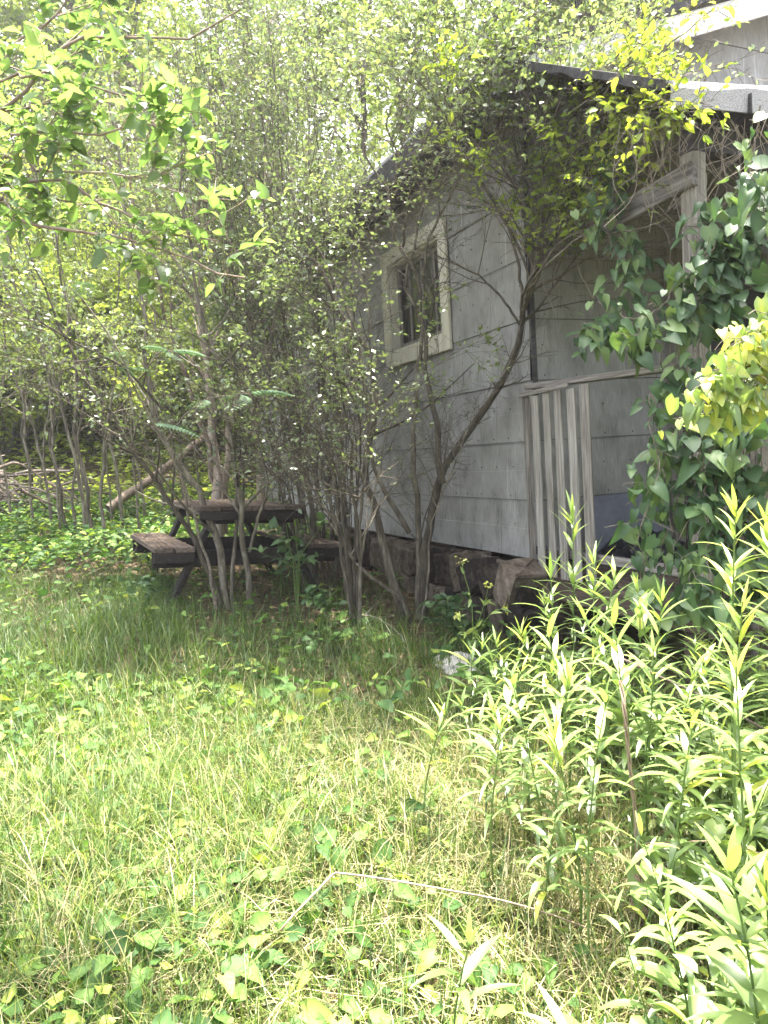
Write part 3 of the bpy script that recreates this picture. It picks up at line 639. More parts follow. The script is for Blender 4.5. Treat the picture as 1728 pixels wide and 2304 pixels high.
A = [
 (px(5.7, 4.3, (912, 1375), (912, 1223), (939, 1102), (957, 1039), (1019, 925), (1078, 831), (1116, 759), (1125, 704), (1137, 695), (1127, 653), (1141, 619), (1155, 574), (1159, 528), (1177, 504), (1225, 430), (1275, 330), (1330, 240), (1370, 150)), .037, .034),
 (px(5.45, 5.45, (957, 1045), (948, 980), (936, 894), (925, 807), (921, 737), (913, 610), (891, 578), (868, 535), (850, 483), (845, 420), (800, 330), (790, 200), (760, 40)), .024, .007),
 (px(5.75, 5.7, (893, 1372), (887, 1258), (884, 1119), (877, 1050), (875, 980), (872, 894), (877, 807), (880, 737), (870, 675), (850, 610), (860, 540), (900, 420), (960, 280), (1010, 120)), .03, .007),
 (px(5.75, 5.9, (886, 1160), (839, 1067), (818, 1015), (804, 911), (793, 824), (770, 720), (700, 560), (655, 450), (640, 330), (600, 150)), .021, .006),
 (px(5.7, 5.9, (882, 1370), (856, 1258), (828, 1154), (793, 1050), (752, 998), (707, 960), (672, 930), (600, 840), (520, 730), (430, 560), (370, 420)), .024, .005),
 (px(5.75, 6.1, (872, 1365), (835, 1220), (805, 1090), (795, 1002), (800, 900), (790, 800), (740, 690), (680, 560), (640, 520), (600, 420), (560, 250), (540, 60)), .038, .008),
 (px(5.68, 5.2, (890, 1370), (870, 1300), (780, 1230), (720, 1120), (672, 1060), (560, 960), (460, 870)), .016, .004),
 (px(5.65, 5.4, (918, 1330), (905, 1150), (965, 1010), (1000, 940), (1060, 900)), .009, .003),
 (px(4.97, 4.9, (1133, 660), (1120, 560), (1080, 440), (1020, 340), (960, 250), (900, 160)), .012, .003),
 (px(5.5, 4.9, (913, 610), (930, 500), (980, 400), (1040, 300), (1090, 190), (1110, 80)), .012, .003),
 (px(5.5, 5.0, (868, 535), (880, 440), (900, 350), (960, 280), (1020, 240)), .010, .003),
 (px(5.5, 5.0, (845, 420), (860, 340), (830, 260), (880, 160), (900, 60)), .010, .003),
 (px(5.12, 5.1, (1125, 704), (1080, 640), (1020, 590), (960, 560), (900, 540)), .01, .003),
 (px(4.95, 4.6, (1133, 640), (1200, 600), (1260, 560), (1310, 500), (1400, 450)), .01, .003),
]
shrub('multi_stemmed_tree', 'multi-stemmed small-leaved tree standing right against the cabin wall below the window', 'tree', A, 21, 'shrub_leaf', LV(12, 6, 4, 1.1, .5, .24, .2), .031, keep=clear_wall(.24, .62), per={1: 3, 2: 5, 3: 5}, nup=.5, prune=lambda p: .8 * (p[:, 0] > .12) * (p[:, 2] < 2.3))
B = []
g = np.random.default_rng(31)
for k in range(36):
    bx = g.uniform(630, 765); tx = bx + (bx - 800) * g.uniform(1.0, 3.0) + g.normal(0, 45); Y = g.uniform(6.3, 7.4)
    B.append((px(Y, Y - g.uniform(-.3, .8), (bx, 1310 - (Y - 6.3) * 40), (bx + (tx - bx) * .12 + g.normal(0, 8), 1040), (bx + (tx - bx) * .4 + g.normal(0, 12), 760), (bx + (tx - bx) * .75 + g.normal(0, 15), 440), (tx, g.uniform(-120, 260))), g.uniform(.005, .019), .003))
shrub('cane_thicket', 'thicket of thin upright canes crowding the cabin wall behind the picnic table', 'shrub', B, 33, 'shrub_leaf', LV(10, 5, 4, 1.0, .5, .24, .12), .031, keep=clear_wall(.24, .62), per={1: 3, 2: 5, 3: 5}, nup=.5, part='cane')
S1 = [(px(5.3, 5.2, (765, 1352), (750, 1200), (735, 1050), (690, 930), (600, 860), (480, 830)), .013, .003), (px(5.3, 5.1, (770, 1352), (772, 1150), (790, 980), (770, 860), (690, 790), (560, 750)), .013, .003),
      (px(5.3, 5.0, (775, 1352), (790, 1150), (830, 960), (860, 860), (920, 800), (980, 770)), .011, .003), (px(5.3, 5.2, (760, 1352), (720, 1150), (660, 980), (560, 850), (430, 740), (330, 700)), .014, .003),
      (px(5.3, 5.0, (772, 1352), (765, 1100), (740, 860), (690, 690), (600, 590), (480, 560)), .015, .003), (px(5.3, 5.0, (775, 1352), (785, 1050), (800, 800), (790, 620), (740, 500), (640, 430)), .015, .003)]
shrub('airy_shrub', 'airy shrub with level sprays of small pale leaves in front of the bare canes', 'shrub', S1, 36, 'shrub_leaf', [dict(per=11, t0=.3, t1=1, L=.75, ang=.8, up=.0, wob=.2, flat=.3), dict(per=6, t0=.15, t1=1, L=.34, ang=.8, up=0, wob=.25, K=5, flat=.25), dict(per=3, t0=.2, t1=1, L=.16, ang=.8, up=0, wob=.25, K=4, flat=.25)], .032, keep=above(1.25, 2.2, .8, 0), per={1: 2, 2: 4, 3: 4}, nup=1.0, toff=.2)
C1 = [
 (px(5.75, 5.6, (545, 1335), (541, 1200), (528, 1117), (515, 1051), (490, 930), (470, 800), (440, 660), (410, 480), (400, 250), (380, 20)), .026, .006),
 (px(5.7, 5.75, (541, 1190), (560, 1110), (585, 1045), (600, 960), (640, 850), (650, 740)), .013, .003),
 (px(5.75, 5.5, (494, 1330), (479, 1187), (456, 1117), (432, 1035), (375, 947), (350, 887), (328, 800), (305, 680), (285, 560), (262, 420), (230, 250), (210, 60)), .034, .008),
 (px(5.75, 5.4, (482, 1320), (425, 1187), (390, 1137), (350, 1087), (300, 1017), (250, 957), (215, 900), (150, 770), (90, 640), (40, 520), (-20, 350)), .026, .006),
 (px(5.7, 6.0, (505, 1330), (500, 1180), (520, 1000), (560, 820), (590, 640), (600, 420), (590, 200), (560, 0)), .017, .005),
 (px(5.64, 5.1, (350, 887), (270, 800), (180, 745), (80, 690), (-20, 640)), .012, .003),
]
shrub('sapling_clump', 'clump of leaning grey stemmed saplings growing through the front of the picnic table', 'tree', C1, 41, 'shrub_leaf', LV(14, 6, 4, 1.15, .55, .26, .15), .033, keep=above(1.6, 3.0, .7, .22), per={1: 3, 2: 5, 3: 6}, nup=.5)
# two further bushy trees whose tops fill the upper part behind
D1 = [(px(7.6, 7.4, (472, 1225), (470, 1130), (468, 1000), (455, 900), (440, 700), (430, 450), (450, 200), (470, -100)), .06, .02), (px(7.7, 7.9, (482, 1225), (480, 1130), (484, 1020), (500, 860), (540, 600), (560, 300), (600, -80)), .045, .015),
      (px(7.6, 7.0, (470, 1060), (420, 860), (360, 640), (300, 420), (250, 150)), .03, .01)]
shrub('twin_trunk_tree', 'small tree with two pale brown trunks close behind the picnic table', 'tree', D1, 51, 'shrub_leaf', LV(18, 7, 4, 1.5, .7, .3, .3), .038, keep=above(2.2, 3.6, .7, .05), per={1: 4, 2: 6, 3: 6}, bark='pale_bark', part='trunk', nup=.5)
D2 = [(px(9.2, 9.0, (570, 1165), (568, 1080), (558, 960), (545, 860), (535, 700), (540, 450), (560, 200), (560, -100)), .06, .02), (px(9.2, 8.8, (560, 1010), (585, 820), (630, 600), (700, 380), (760, 120)), .03, .01)]
shrub('pale_trunk_tree', 'tree with one slim pale trunk rising behind the right end of the picnic table', 'tree', D2, 52, 'shrub_leaf', LV(18, 7, 4, 1.6, .7, .3, .35), .040, keep=above(2.4, 3.9, .7, .04), per={1: 4, 2: 6, 3: 6}, bark='pale_bark', part='trunk', nup=.5)

# spring-green shoots of the shrub that spills over the porch roof
E1 = [(px(5.67, 4.98, (918, 1375), (916, 1223), (943, 1102), (1023, 925), (1082, 831), (1129, 704), (1131, 668)), .009, .008), (px(4.98, 4.0, (1131, 668), (1150, 600), (1200, 520), (1230, 400), (1290, 300), (1360, 240), (1420, 200), (1500, 170), (1590, 132)), .012, .003),
      (px(4.98, 3.7, (1131, 668), (1150, 600), (1240, 480), (1300, 420), (1380, 330), (1440, 270), (1480, 250)), .010, .003),
      (px(4.98, 3.6, (1131, 668), (1150, 600), (1230, 520), (1290, 490), (1360, 420), (1435, 385)), .008, .003),
      (px(4.98, 3.55, (1131, 668), (1150, 600), (1240, 500), (1330, 500), (1400, 485), (1440, 470)), .008, .003),
      (px(4.98, 4.7, (1131, 668), (1150, 600), (1170, 400), (1180, 260), (1220, 140), (1260, 40)), .012, .003),
      (px(4.98, 4.7, (1131, 668), (1150, 600), (1120, 420), (1080, 300), (1060, 180), (1080, 60)), .012, .003),
      (px(4.98, 4.1, (1131, 668), (1150, 600), (1290, 330), (1380, 160), (1450, 90), (1540, 20)), .012, .003),
      (px(4.98, 4.2, (1131, 668), (1150, 600), (1230, 400), (1250, 280), (1330, 190), (1440, 150)), .010, .003), (px(4.98, 4.3, (1131, 668), (1150, 600), (1120, 330), (1150, 220), (1120, 110), (1180, 30)), .010, .003),
      (px(4.98, 4.0, (1131, 668), (1150, 600), (1230, 470), (1220, 360), (1270, 300), (1350, 270)), .009, .003), (px(4.98, 4.3, (1131, 668), (1150, 600), (1080, 440), (1000, 330), (960, 240), (980, 140)), .010, .003)]
E1 += [(px(4.98, 3.45, (1131, 668), (1190, 480), (1250, 320), (1320, 215), (1400, 165), (1480, 120)), .010, .003), (px(4.98, 3.5, (1131, 668), (1180, 500), (1230, 340), (1280, 230), (1340, 150), (1400, 90)), .010, .003), (px(4.98, 3.4, (1131, 668), (1200, 500), (1280, 350), (1360, 250), (1440, 205)), .010, .003)]
shrub('climbing_shrub', 'climber with bright yellow-green young shoots spilling over the porch roof corner', 'climber', E1, 61, 'yellow_leaf', LV(13, 5, 2, .4, .22, .12, .2), .038, shape=OVAL, per={0: 11, 1: 4, 2: 4, 3: 3}, leaf_lv=(0, 1, 2), tsc=.9, nup=.7, keep=above(2.5, 2.75))
shrub('climbing_shrub', 'small-leaved green climber tangled above the cabin eave', 'climber', [(px(4.98, 4.5, (1131, 668), (1150, 600), (1120, 420), (1010, 300), (900, 180), (780, 60)), .014, .004), (px(4.98, 4.3, (1131, 668), (1150, 600), (1170, 420), (1180, 300), (1240, 160), (1300, 20)), .012, .004), (px(4.98, 5.0, (1131, 668), (1150, 600), (1180, 500), (1150, 380), (1050, 260), (930, 120), (850, 0)), .014, .004), (px(4.98, 4.8, (1131, 668), (1150, 600), (1210, 450), (1240, 300), (1310, 180), (1380, 60)), .014, .004), (px(4.98, 4.9, (1131, 668), (1150, 600), (1160, 520), (1060, 430), (980, 400), (900, 380)), .012, .004)], 62, 'shrub_leaf', LV(18, 6, 4, .9, .45, .22, .35), .033, keep=clear_wall(.1, .8), per={1: 3, 2: 4, 3: 4}, nup=.5, toff=.25)

# overhanging broad-leaved branches at the upper left; the trunk stands just outside the frame
O1 = [([(-2.3, 2.3, .15), (-2.25, 2.35, 1.2), (-2.1, 2.4, 2.2), (-1.9, 2.5, 3.2), (-1.7, 2.6, 4.2)], .05, .02),
      ([(-2.2, 2.36, 1.5)] + px(2.4, 2.3, (-60, 455), (0, 470), (60, 480), (200, 500), (300, 515), (380, 545), (470, 590), (530, 600)), .012, .0022),
      ([(-2.15, 2.38, 1.9)] + px(2.5, 2.35, (-50, 400), (0, 395), (100, 390), (160, 398), (230, 450), (330, 500), (470, 520)), .011, .0022),
      ([(-2.15, 2.38, 1.9)] + px(2.5, 2.5, (-40, 390), (80, 388), (200, 392), (320, 388), (400, 350)), .009, .002),
      ([(-2.12, 2.4, 2.1)] + px(2.6, 2.5, (-40, 260), (0, 240), (60, 200), (120, 130), (180, 80), (300, 75), (400, 70), (520, 20)), .014, .003),
      ([(-2.1, 2.4, 2.2)] + px(2.8, 2.8, (-60, 160), (0, 110), (70, 60), (130, 15), (170, -40)), .018, .006),
      ([(-2.15, 2.38, 1.9)] + px(2.5, 2.4, (-50, 330), (40, 300), (140, 280), (260, 275), (350, 270)), .009, .002),
      ([(-2.1, 2.4, 2.1)] + px(2.5, 2.45, (-50, 200), (50, 170), (130, 150), (200, 180), (280, 210)), .009, .002)]
shrub('overhanging_tree', 'broad-leaved tree reaching in from the left with sunlit pale branches', 'tree', O1, 71, 'privet_leaf', [dict(per=11, t0=.25, t1=1, L=.42, ang=.7, up=.25, wob=.22), dict(per=4, t0=.25, t1=1, L=.17, ang=.7, up=.1, wob=.25, K=4)], .046, shape=oval(.27, 5, .2, .14), per={0: 2, 1: 4, 2: 4}, leaf_lv=(1, 2), bark='pale_bark', nup=1.0, spread=.9, part='branch', jit=.4)

# mimosa sapling with feathery fronds
def fronds(geo, g, base, d, L, n=13):
    for b, dd, l in zip(base, unit(d), L):
        side = unit(np.cross(dd, [0, 0, 1.0]) + .001); t = np.linspace(.12, 1, n); c = b + dd * (t * l)[:, None] + np.array([0, 0, -.35]) * (t ** 2 * l)[:, None]
        for s in (-1, 1):
            dirs = unit(side * s + dd * .35 + np.array([0, 0, -.15])); w = l * .42 * np.sin(np.pi * (.15 + .8 * t)) + .01
            blades(geo, g, c, np.repeat(dirs[None], n, 0), np.repeat([[0, 0, 1.0]], n, 0), w, l * .085, .5, 3, wprof=([0, .15, .8, 1], [.5, 1, .9, .1]))
mim = thing('mimosa_sapling', 'slender sapling with feathery blue-green fronds before the picnic table', 'sapling', tuple(at(470, 1315, 5.3)))
ST = [(px(5.3, 4.6, (470, 1315), (420, 1120), (360, 950), (260, 760), (150, 620)), .012, .004), (px(5.0, 4.6, (360, 950), (440, 860), (540, 850)), .006, .002), (px(4.9, 4.5, (300, 820), (360, 760), (420, 790)), .006, .002)]
P, R = stem_paths(np.random.default_rng(5), ST); V, F = tubes(P, R, 6); Geo().add(V, F).build('stem', M['twig'], mim, mim.location, True)
g = np.random.default_rng(81); ge = Geo(); fb_ = []; fd = []; fl = []
for k_, n_ in ((0, 6), (1, 3), (2, 3)):
    b_, t_ = sample(P, np.full(n_, k_), g.uniform(.5, 1, n_))
    for q_ in b_: fb_.append(q_); fd.append([g.uniform(-.4, 1), g.uniform(-.9, .2), g.uniform(-.2, .3)]); fl.append(g.uniform(.16, .28))
fronds(ge, g, np.array(fb_), np.array(fd), np.array(fl)); ge.build('fronds', M['frond_leaf'], mim, mim.location)

# low leafy seedlings beside the table and at the stone wall
def seedling(label, x, y, Y, h, n, seed, size=.07, mat='vine_leaf', group=None):
    g = np.random.default_rng(seed); b = at(x, y, Y); b[2] = gz(b[0], b[1]); r = thing('seedling', label, 'seedling', tuple(b), 0, group)
    ST = [([b, b + [g.normal(0, .04), g.normal(0, .04), h * .5], b + [g.normal(0, .12), g.normal(0, .12), h * g.uniform(.8, 1)]], .005, .002) for _ in range(4)]
    P, R = stem_paths(g, ST, 12); C, Rr, ro = grow(g, P, R, np.arange(4), 4, .3, 1, h * .45, .9, up=.1)
    V, F = tubes(P, R, 5); ge = Geo().add(V, F); V, F = tubes(C, Rr, 4); ge.add(V, F); ge.build('stem', M['green_stem'], r, b, True)
    fo = Geo(); leaves_on(fo, g, C, n, size, oval(.36, 5, .25, .1), .3, nup=1.2); fo.build('foliage', M[mat], r, b)
seedling('leafy seedling in the dark gap right of the picnic table', 640, 1290, 5.6, .75, 5, 91)
seedling('broad-leaved seedling low before the stone foundation', 985, 1385, 5.1, .38, 5, 92, .085)
seedling('small seedling low in the grass beside the shrub canes', 690, 1340, 5.3, .3, 5, 93, .06)
seedling('leafy seedling at the left foot of the picnic table', 330, 1300, 5.5, .3, 4, 94, .05)

# ================================================================== VINES ON THE PORCH
def vine(name, label, paths, seed, per, size, mat='vine_leaf', shape=HEART, hang=True, twist=.03, keep=None, toff=0, tsc=1.0):
    g = np.random.default_rng(seed); P, R = stem_paths(g, [(p, .0035, .0018) for p in paths], 40, twist)
    b = P[0, -1]; r = thing(name, label, 'vine', tuple(b))
    ge = Geo(); V, F = tubes(P, R, 5); ge.add(V, F, .4)
    C, Rr, _ = grow(g, P, R, np.arange(len(P)), 9, .03, 1, .22, 1.0, up=-.3, wob=.5, K=6); V, F = tubes(C, Rr, 4); ge.add(V, F, .7); ge.build('stem', M['twig'], r, b, True)
    fo = Geo()
    for Q, n in ((P, per), (C, 3)):
        idx = np.repeat(np.arange(len(Q)), n); t = g.uniform(.02, 1, len(idx)); pos, tan = sample(Q, idx, t); pos = pos + g.normal(0, .03, pos.shape)
        q = g.normal(size=pos.shape); q[:, 1] -= .7; q[:, 2] = -np.abs(q[:, 2]) * .9 - .35; q[:, 0] *= 1.1
        sz = size * np.clip(g.normal(1, .38, len(pos)), .35, 1.7)
        # leaf faces look outwards and up
        d = unit(q); N = unit(np.array([-.2, -.55, .9]) + g.normal(0, .42, pos.shape)); N = unit(N - (N * d).sum(1, keepdims=True) * d); X = np.cross(d, N)
        pick = g.integers(0, 3, len(pos)); tn_ = toff + tsc * g.random(len(pos))
        for w_, (T, FF) in enumerate((shape, HEART2, HEART3) if shape is HEART else (shape,) * 3):
            m_ = pick == w_; k_ = int(m_.sum())
            Vv = pos[m_][:, None] + sz[m_][:, None, None] * (T[None, :, 0:1] * X[m_][:, None] + T[None, :, 1:2] * d[m_][:, None] + T[None, :, 2:3] * N[m_][:, None])
            fo.add(Vv.reshape(-1, 3), (FF[None] + (np.arange(k_) * len(T))[:, None, None]).reshape(-1, 4), np.clip(np.repeat(tn_[m_], len(T)) + np.tile(np.where(np.arange(len(T)) % 3 == 1, .2, -.06), k_), 0, 1))
    fo.build('foliage', M[mat], r, b); return r
vine('heart_leaf_vine', 'curtain of dark heart-shaped vine leaves covering the porch post and the bays beside it',
     [px(3.55, 3.5, (1560 + dx, 350 + dy), (1545 + dx * .8, 480), (1520 + dx * .6, 600), (1500 + dx * .5, 700)) for dx, dy in ((60, 110), (40, 60), (65, 0), (100, 40), (-20, 240), (30, 190), (130, 20), (80, 160), (110, 90))] +
     [px(3.5, 3.4, (1560, 520), (1480, 600), (1400, 690), (1330, 720)), px(3.5, 3.4, (1600, 560), (1500, 660), (1420, 720))], 101, 17, .064)
vine('heart_leaf_vine', 'column of heart-shaped vine leaves hanging down before the porch opening from railing to ground',
     [px(3.45, 3.2, (1475 + dx, 700 + dy), (1465 + dx, 850), (1450 + dx * .8, 1000), (1440 + dx, 1150), (1450 + dx, 1330)) for dx, dy in ((-40, 60), (0, 0), (40, 20), (75, 60), (-60, 200), (20, 120), (110, 100), (150, 160))], 102, 19, .066)
vine('heart_leaf_vine', 'dark vine leaves spread over the wire fence on the far right',
     [px(3.3, 3.15, (1560 + dx, 800 + dy), (1550 + dx, 960), (1560 + dx * .8, 1120), (1540 + dx, 1300)) for dx, dy in ((-50, 60), (-20, 90), (20, 0), (60, 40), (90, 20), (110, 20), (150, 60))], 103, 24, .066)
vine('heart_leaf_vine', 'loose strands of pale vine hanging beside the cabin corner above the railing',
     [px(4.3, 4.1, (1300, 250), (1320, 380), (1345, 470), (1380, 560), (1400, 640)), px(4.2, 4.0, (1280, 300), (1310, 430), (1350, 540), (1340, 650), (1290, 700)), px(4.2, 4.0, (1260, 380), (1330, 520), (1390, 610), (1420, 700)), px(4.1, 3.9, (1290, 640), (1330, 690), (1400, 730)), px(4.1, 3.9, (1260, 700), (1300, 730), (1360, 760))], 104, 22, .066, toff=.15)
vine('sunlit_vine', 'sunlit yellow-green vine mound at the right edge above the weeds',
     [px(2.75, 2.6, (1700, 640 + dy), (1650, 690 + dy * .8), (1600, 760 + dy * .7), (1540 - dy * .2, 800 + dy * .6)) for dy in (0, 40, 80, 120, 160)] + [px(2.7, 2.6, (1720, 760), (1640, 820), (1560, 860), (1480, 880))], 105, 26, .055, 'weed_leaf', toff=.2)
vine('thin_vine', 'single thin vine with a few leaves hanging at the extreme right under the porch roof', [px(2.9, 2.8, (1640, 230), (1635, 330), (1642, 400), (1648, 480))], 106, 8, .055)
vine('heart_leaf_vine', 'unseen curtain of vine leaves added beyond the right edge to darken the porch', [[cab(u, -1.72 + .05 * math.sin(u * 9), 2.9), cab(u + .1, -1.78, 2.2), cab(u - .05, -1.76, 1.5), cab(u + .06, -1.8, .7)] for u in np.arange(.62, 3.3, .16)], 107, 22, .085)  # out of view, added so less light enters the porch front
# dry tendrils hanging from the porch roof
g = np.random.default_rng(111); Pd = []
for k in range(55):
    x = g.uniform(1330, 1659); y0 = 255 + g.uniform(0, 25); L = g.uniform(60, 240); w = g.normal(0, 25, 3)
    Pd.append(spline(px(3.62, 3.6, (x, y0), (x + w[0], y0 + L * .35), (x + w[1], y0 + L * .7), (x + w[2] + g.normal(0, 20), y0 + L)), 14))
V, F = tubes(np.array(Pd), np.full((55, 14), .0015), 3); tag(Geo().add(V, F, .8).build('dry_tendrils', M['twig']), 'dry bare vine tendrils hanging under the front edge of the porch roof', 'tendrils', kind='stuff')
Pd = []
for k in range(24):
    x = g.uniform(1160, 1300); y0 = g.uniform(250, 380); L = g.uniform(150, 330); w = g.normal(0, 30, 3)
    Pd.append(spline(px(4.85, 4.7, (x, y0), (x + w[0] - 12, y0 + L * .35), (x + w[1] - 25, y0 + L * .7), (x + w[2] - 40, y0 + L)), 14))
V, F = tubes(np.array(Pd), np.full((24, 14), .0022), 3); tag(Geo().add(V, F, .8).build('dry_tendrils', M['twig']), 'bundle of dry bare twigs hanging at the cabin corner', 'tendrils', kind='stuff')

# ================================================================== WOODS BEHIND
def reloc(o, x, y, s, rz, label=None, group=None, dz=-.05):
    o.location = (x, y, float(gz(x, y)) + dz); o.scale = (s, s, s); o.rotation_euler = (0, 0, rz)
    if label: o['label'] = label
    if group: o['group'] = group
g = np.random.default_rng(201)
# thin saplings at the left
protos = []
for k in range(3):
    gg = np.random.default_rng(210 + k); h = 4.6
    ST = [([(0, 0, 0), (gg.normal(0, .06), gg.normal(0, .05), 1.2), (-.25 + gg.normal(0, .15), gg.normal(0, .1), 2.6), (-.7 + gg.normal(0, .3), gg.normal(0, .2), h)], (.016, .021, .027)[k], .004)]
    if k == 2: ST.append(([(0.03, 0, 0), (.12, .03, .9), (.3, .05, 2.2), (.5, .1, 4)], .022, .005))
    o, _ = shrub('sapling', 'thin grey sapling stem in the row before the sunlit woods at the left', 'sapling', ST, 220 + k, 'wood_leaf', LV(11, 5, 3, 1.0, .5, .24, .22), .045, keep=above(1.0, 2.6, .8, .05), per={1: 3, 2: 5, 3: 4}, group='saplings before the woods', toff=-.1)
    protos.append(o)
spots = [(70, 8.4, 0), (112, 8.7, 1), (128, 8.1, 0), (152, 8.3, 2), (190, 8.0, 1), (212, 7.7, 2), (238, 9.0, 0), (262, 8.8, 1), (296, 8.5, 0), (314, 9.2, 1), (352, 9.4, 0), (402, 9.6, 1), (25, 8.9, 1), (-20, 8.2, 2), (430, 10.2, 0), (180, 9.8, 0), (90, 9.9, 2)]
used = set()
for x, Y, k in spots:
    o = protos[k] if k not in used else copy_tree(protos[k]); used.add(k)
    p = at(x, 1120, Y); reloc(o, p[0], Y, g.uniform(.85, 1.15), g.uniform(-.7, .7))
# woodland bushes: bright leaves near the ground
bush = []
for k in range(3):
    gg = np.random.default_rng(230 + k)
    ST = [([(gg.normal(0, .15), gg.normal(0, .15), 0), (gg.normal(0, .4), gg.normal(0, .4), .9), (gg.normal(0, .9), gg.normal(0, .9), gg.uniform(1.8, 2.8))], .016, .005) for _ in range(8)]
    o, _ = shrub('woodland_bush', 'sunlit yellow-green bush behind the saplings, or added unseen right of the porch to block light', 'bush', ST, 240 + k, 'wood_leaf', LV(8, 5, 3, .8, .45, .25, .15), .075, shape=SMALL, per={1: 5, 2: 6, 3: 5}, group='bushes in the woods', nup=.7, toff=.2)
    bush.append(o)
bs = [(-6.4, 13.0), (-5.2, 14.8), (-2.4, 12.8), (-3.4, 14.2), (-2.6, 15.6), (4.6, 2.6), (5.4, 4.8), (5.0, 1.0), (6.2, 7.0), (-7.4, 12.2), (-6.4, 13.6), (-4.8, 14.2), (-3.4, 15), (-8.6, 14), (-1.8, 14.6), (-7.2, 15.6), (-5.6, 16.2), (-9.4, 16.4), (-2.4, 17.0), (-10.6, 18), (-4.2, 18.2), (-7.8, 18.6), (-5.8, 20), (-1.0, 17.5), (-3, 20.5), (-8.8, 21)]  # the bushes far right are unseen, added to block light from the porch
for i, (x, y) in enumerate(bs):
    o = bush[i] if i < 3 else copy_tree(bush[i % 3]); reloc(o, x, y, g.uniform(1.0, 1.7), g.uniform(0, 6.28))
# forest trees
trees = []
for k in range(3):
    gg = np.random.default_rng(250 + k); h = (9, 11, 8)[k]
    ST = [([(0, 0, 0), (gg.normal(0, .1), gg.normal(0, .1), h * .35), (gg.normal(0, .3), gg.normal(0, .3), h * .7), (gg.normal(0, .5), gg.normal(0, .5), h)], (.13, .17, .11)[k], .03)]
    o, _ = shrub('forest_tree', 'tall leafy tree of the woods behind the cabin', 'tree', ST, 260 + k, 'wood_leaf', LV(30, 7, 4, 3.0, 1.3, .6, .2), .11, per={1: 5, 2: 7, 3: 7}, group='trees of the woods', part='trunk', nup=.7, toff=-.05, bark='bark')
    trees.append(o)
ts = [(-1.2, 12.6), (-4.2, 17), (.4, 14.2), (-9.5, 18.6), (-7.2, 17.5), (-11, 22), (-8, 25), (-10.5, 26), (-5.6, 21.5), (-12.5, 20.5), (2.2, 15.0), (5.2, 14.0), (1.0, 18.0), (4.0, 19), (8, 17), (-9.5, 15), (-6, 19), (-1.5, 20.5), (-12, 19), (4.4, 12.2), (6.4, 12.8), (3.0, 14.0), (8.2, 13.5), (7, 22), (11, 20), (-8.5, 23), (-3.5, 24), (2, 24), (-14, 24), (6, 27), (-6, 28), (0, 29), (-11, 29), (12, 27)]
for i, (x, y) in enumerate(ts):
    o = trees[i] if i < 3 else copy_tree(trees[i % 3]); reloc(o, x, y, g.uniform(1.1, 1.55), g.uniform(0, 6.28))
# far wood: a leafy mass
ge = Geo(); n = 60000; x = g.uniform(-40, 34, n); y = g.uniform(32, 46, n); z = gz(x, y) + g.uniform(0, 1, n) ** .8 * (9 + 4 * np.sin(x * .6) + 2.5 * np.sin(x * 1.7 + 2))
a = g.uniform(0, 6.28, n); put_leaves(ge, g, np.stack([x, y, z], -1), np.stack([np.cos(a), np.sin(a), -.3 + 0 * a], -1), g.uniform(.3, .6, n), SMALL, .6)
tag(ge.build('far_wood', M['wood_leaf']), 'far sunlit leafy woods closing off the view', 'woods', kind='stuff')
# fallen log and brush
lg = stick('fallen_log', 'pale fallen log leaning up to the right at the edge of the woods', 'log', [at(235, 1100, 9.3), at(270, 1070, 9.5), at(330, 1025, 9.9), at(385, 985, 10.3), at(440, 945, 10.8)], .06, .045, M['pale_bark'], 30, .012)
ge = Geo(); n = 150; c = np.stack([g.uniform(-7.4, -4.2, n), g.uniform(9.2, 10.4, n)], -1); Pn = []
for i in range(n):
    a = g.uniform(-.5, .5) + (math.pi if g.random() < .5 else 0); L = g.uniform(.6, 1.8); z0 = float(gz(*c[i])) + g.uniform(.05, .55) * math.exp(-((c[i, 0] + 5.6) / 1.2) ** 2) + .05
    d = np.array([math.cos(a), math.sin(a), g.normal(0, .25)]); s = np.array([c[i, 0], c[i, 1], z0]); Pn.append(spline([s - d * L / 2, s + np.array([0, 0, g.uniform(.05, .3)]), s + d * L / 2], 10))
V, F = tubes(np.array(Pn), np.full((n, 10), .009) * g.uniform(.5, 2, (n, 1)), 4); ge.add(V, F, np.repeat(g.random(n), 40))
tag(ge.build('brush_pile', M['twig']), 'tangled heap of dead branches at the left edge of the woods', 'brush', kind='stuff')
for k, pts in enumerate(([at(0, 1010, 8.5), at(40, 1000, 8.6), at(90, 1030, 8.8), at(150, 1075, 9)], [at(45, 1060, 8.2), at(100, 1085, 8.4), at(150, 1105, 8.6)])):
    stick('dead_branch', ('dead branch arching over the brush at the far left edge', 'pale broken branch lying below the brush heap')[k], 'branch', pts, .02, .008, M['pale_bark'], 20, .01, side=5, seed=k)

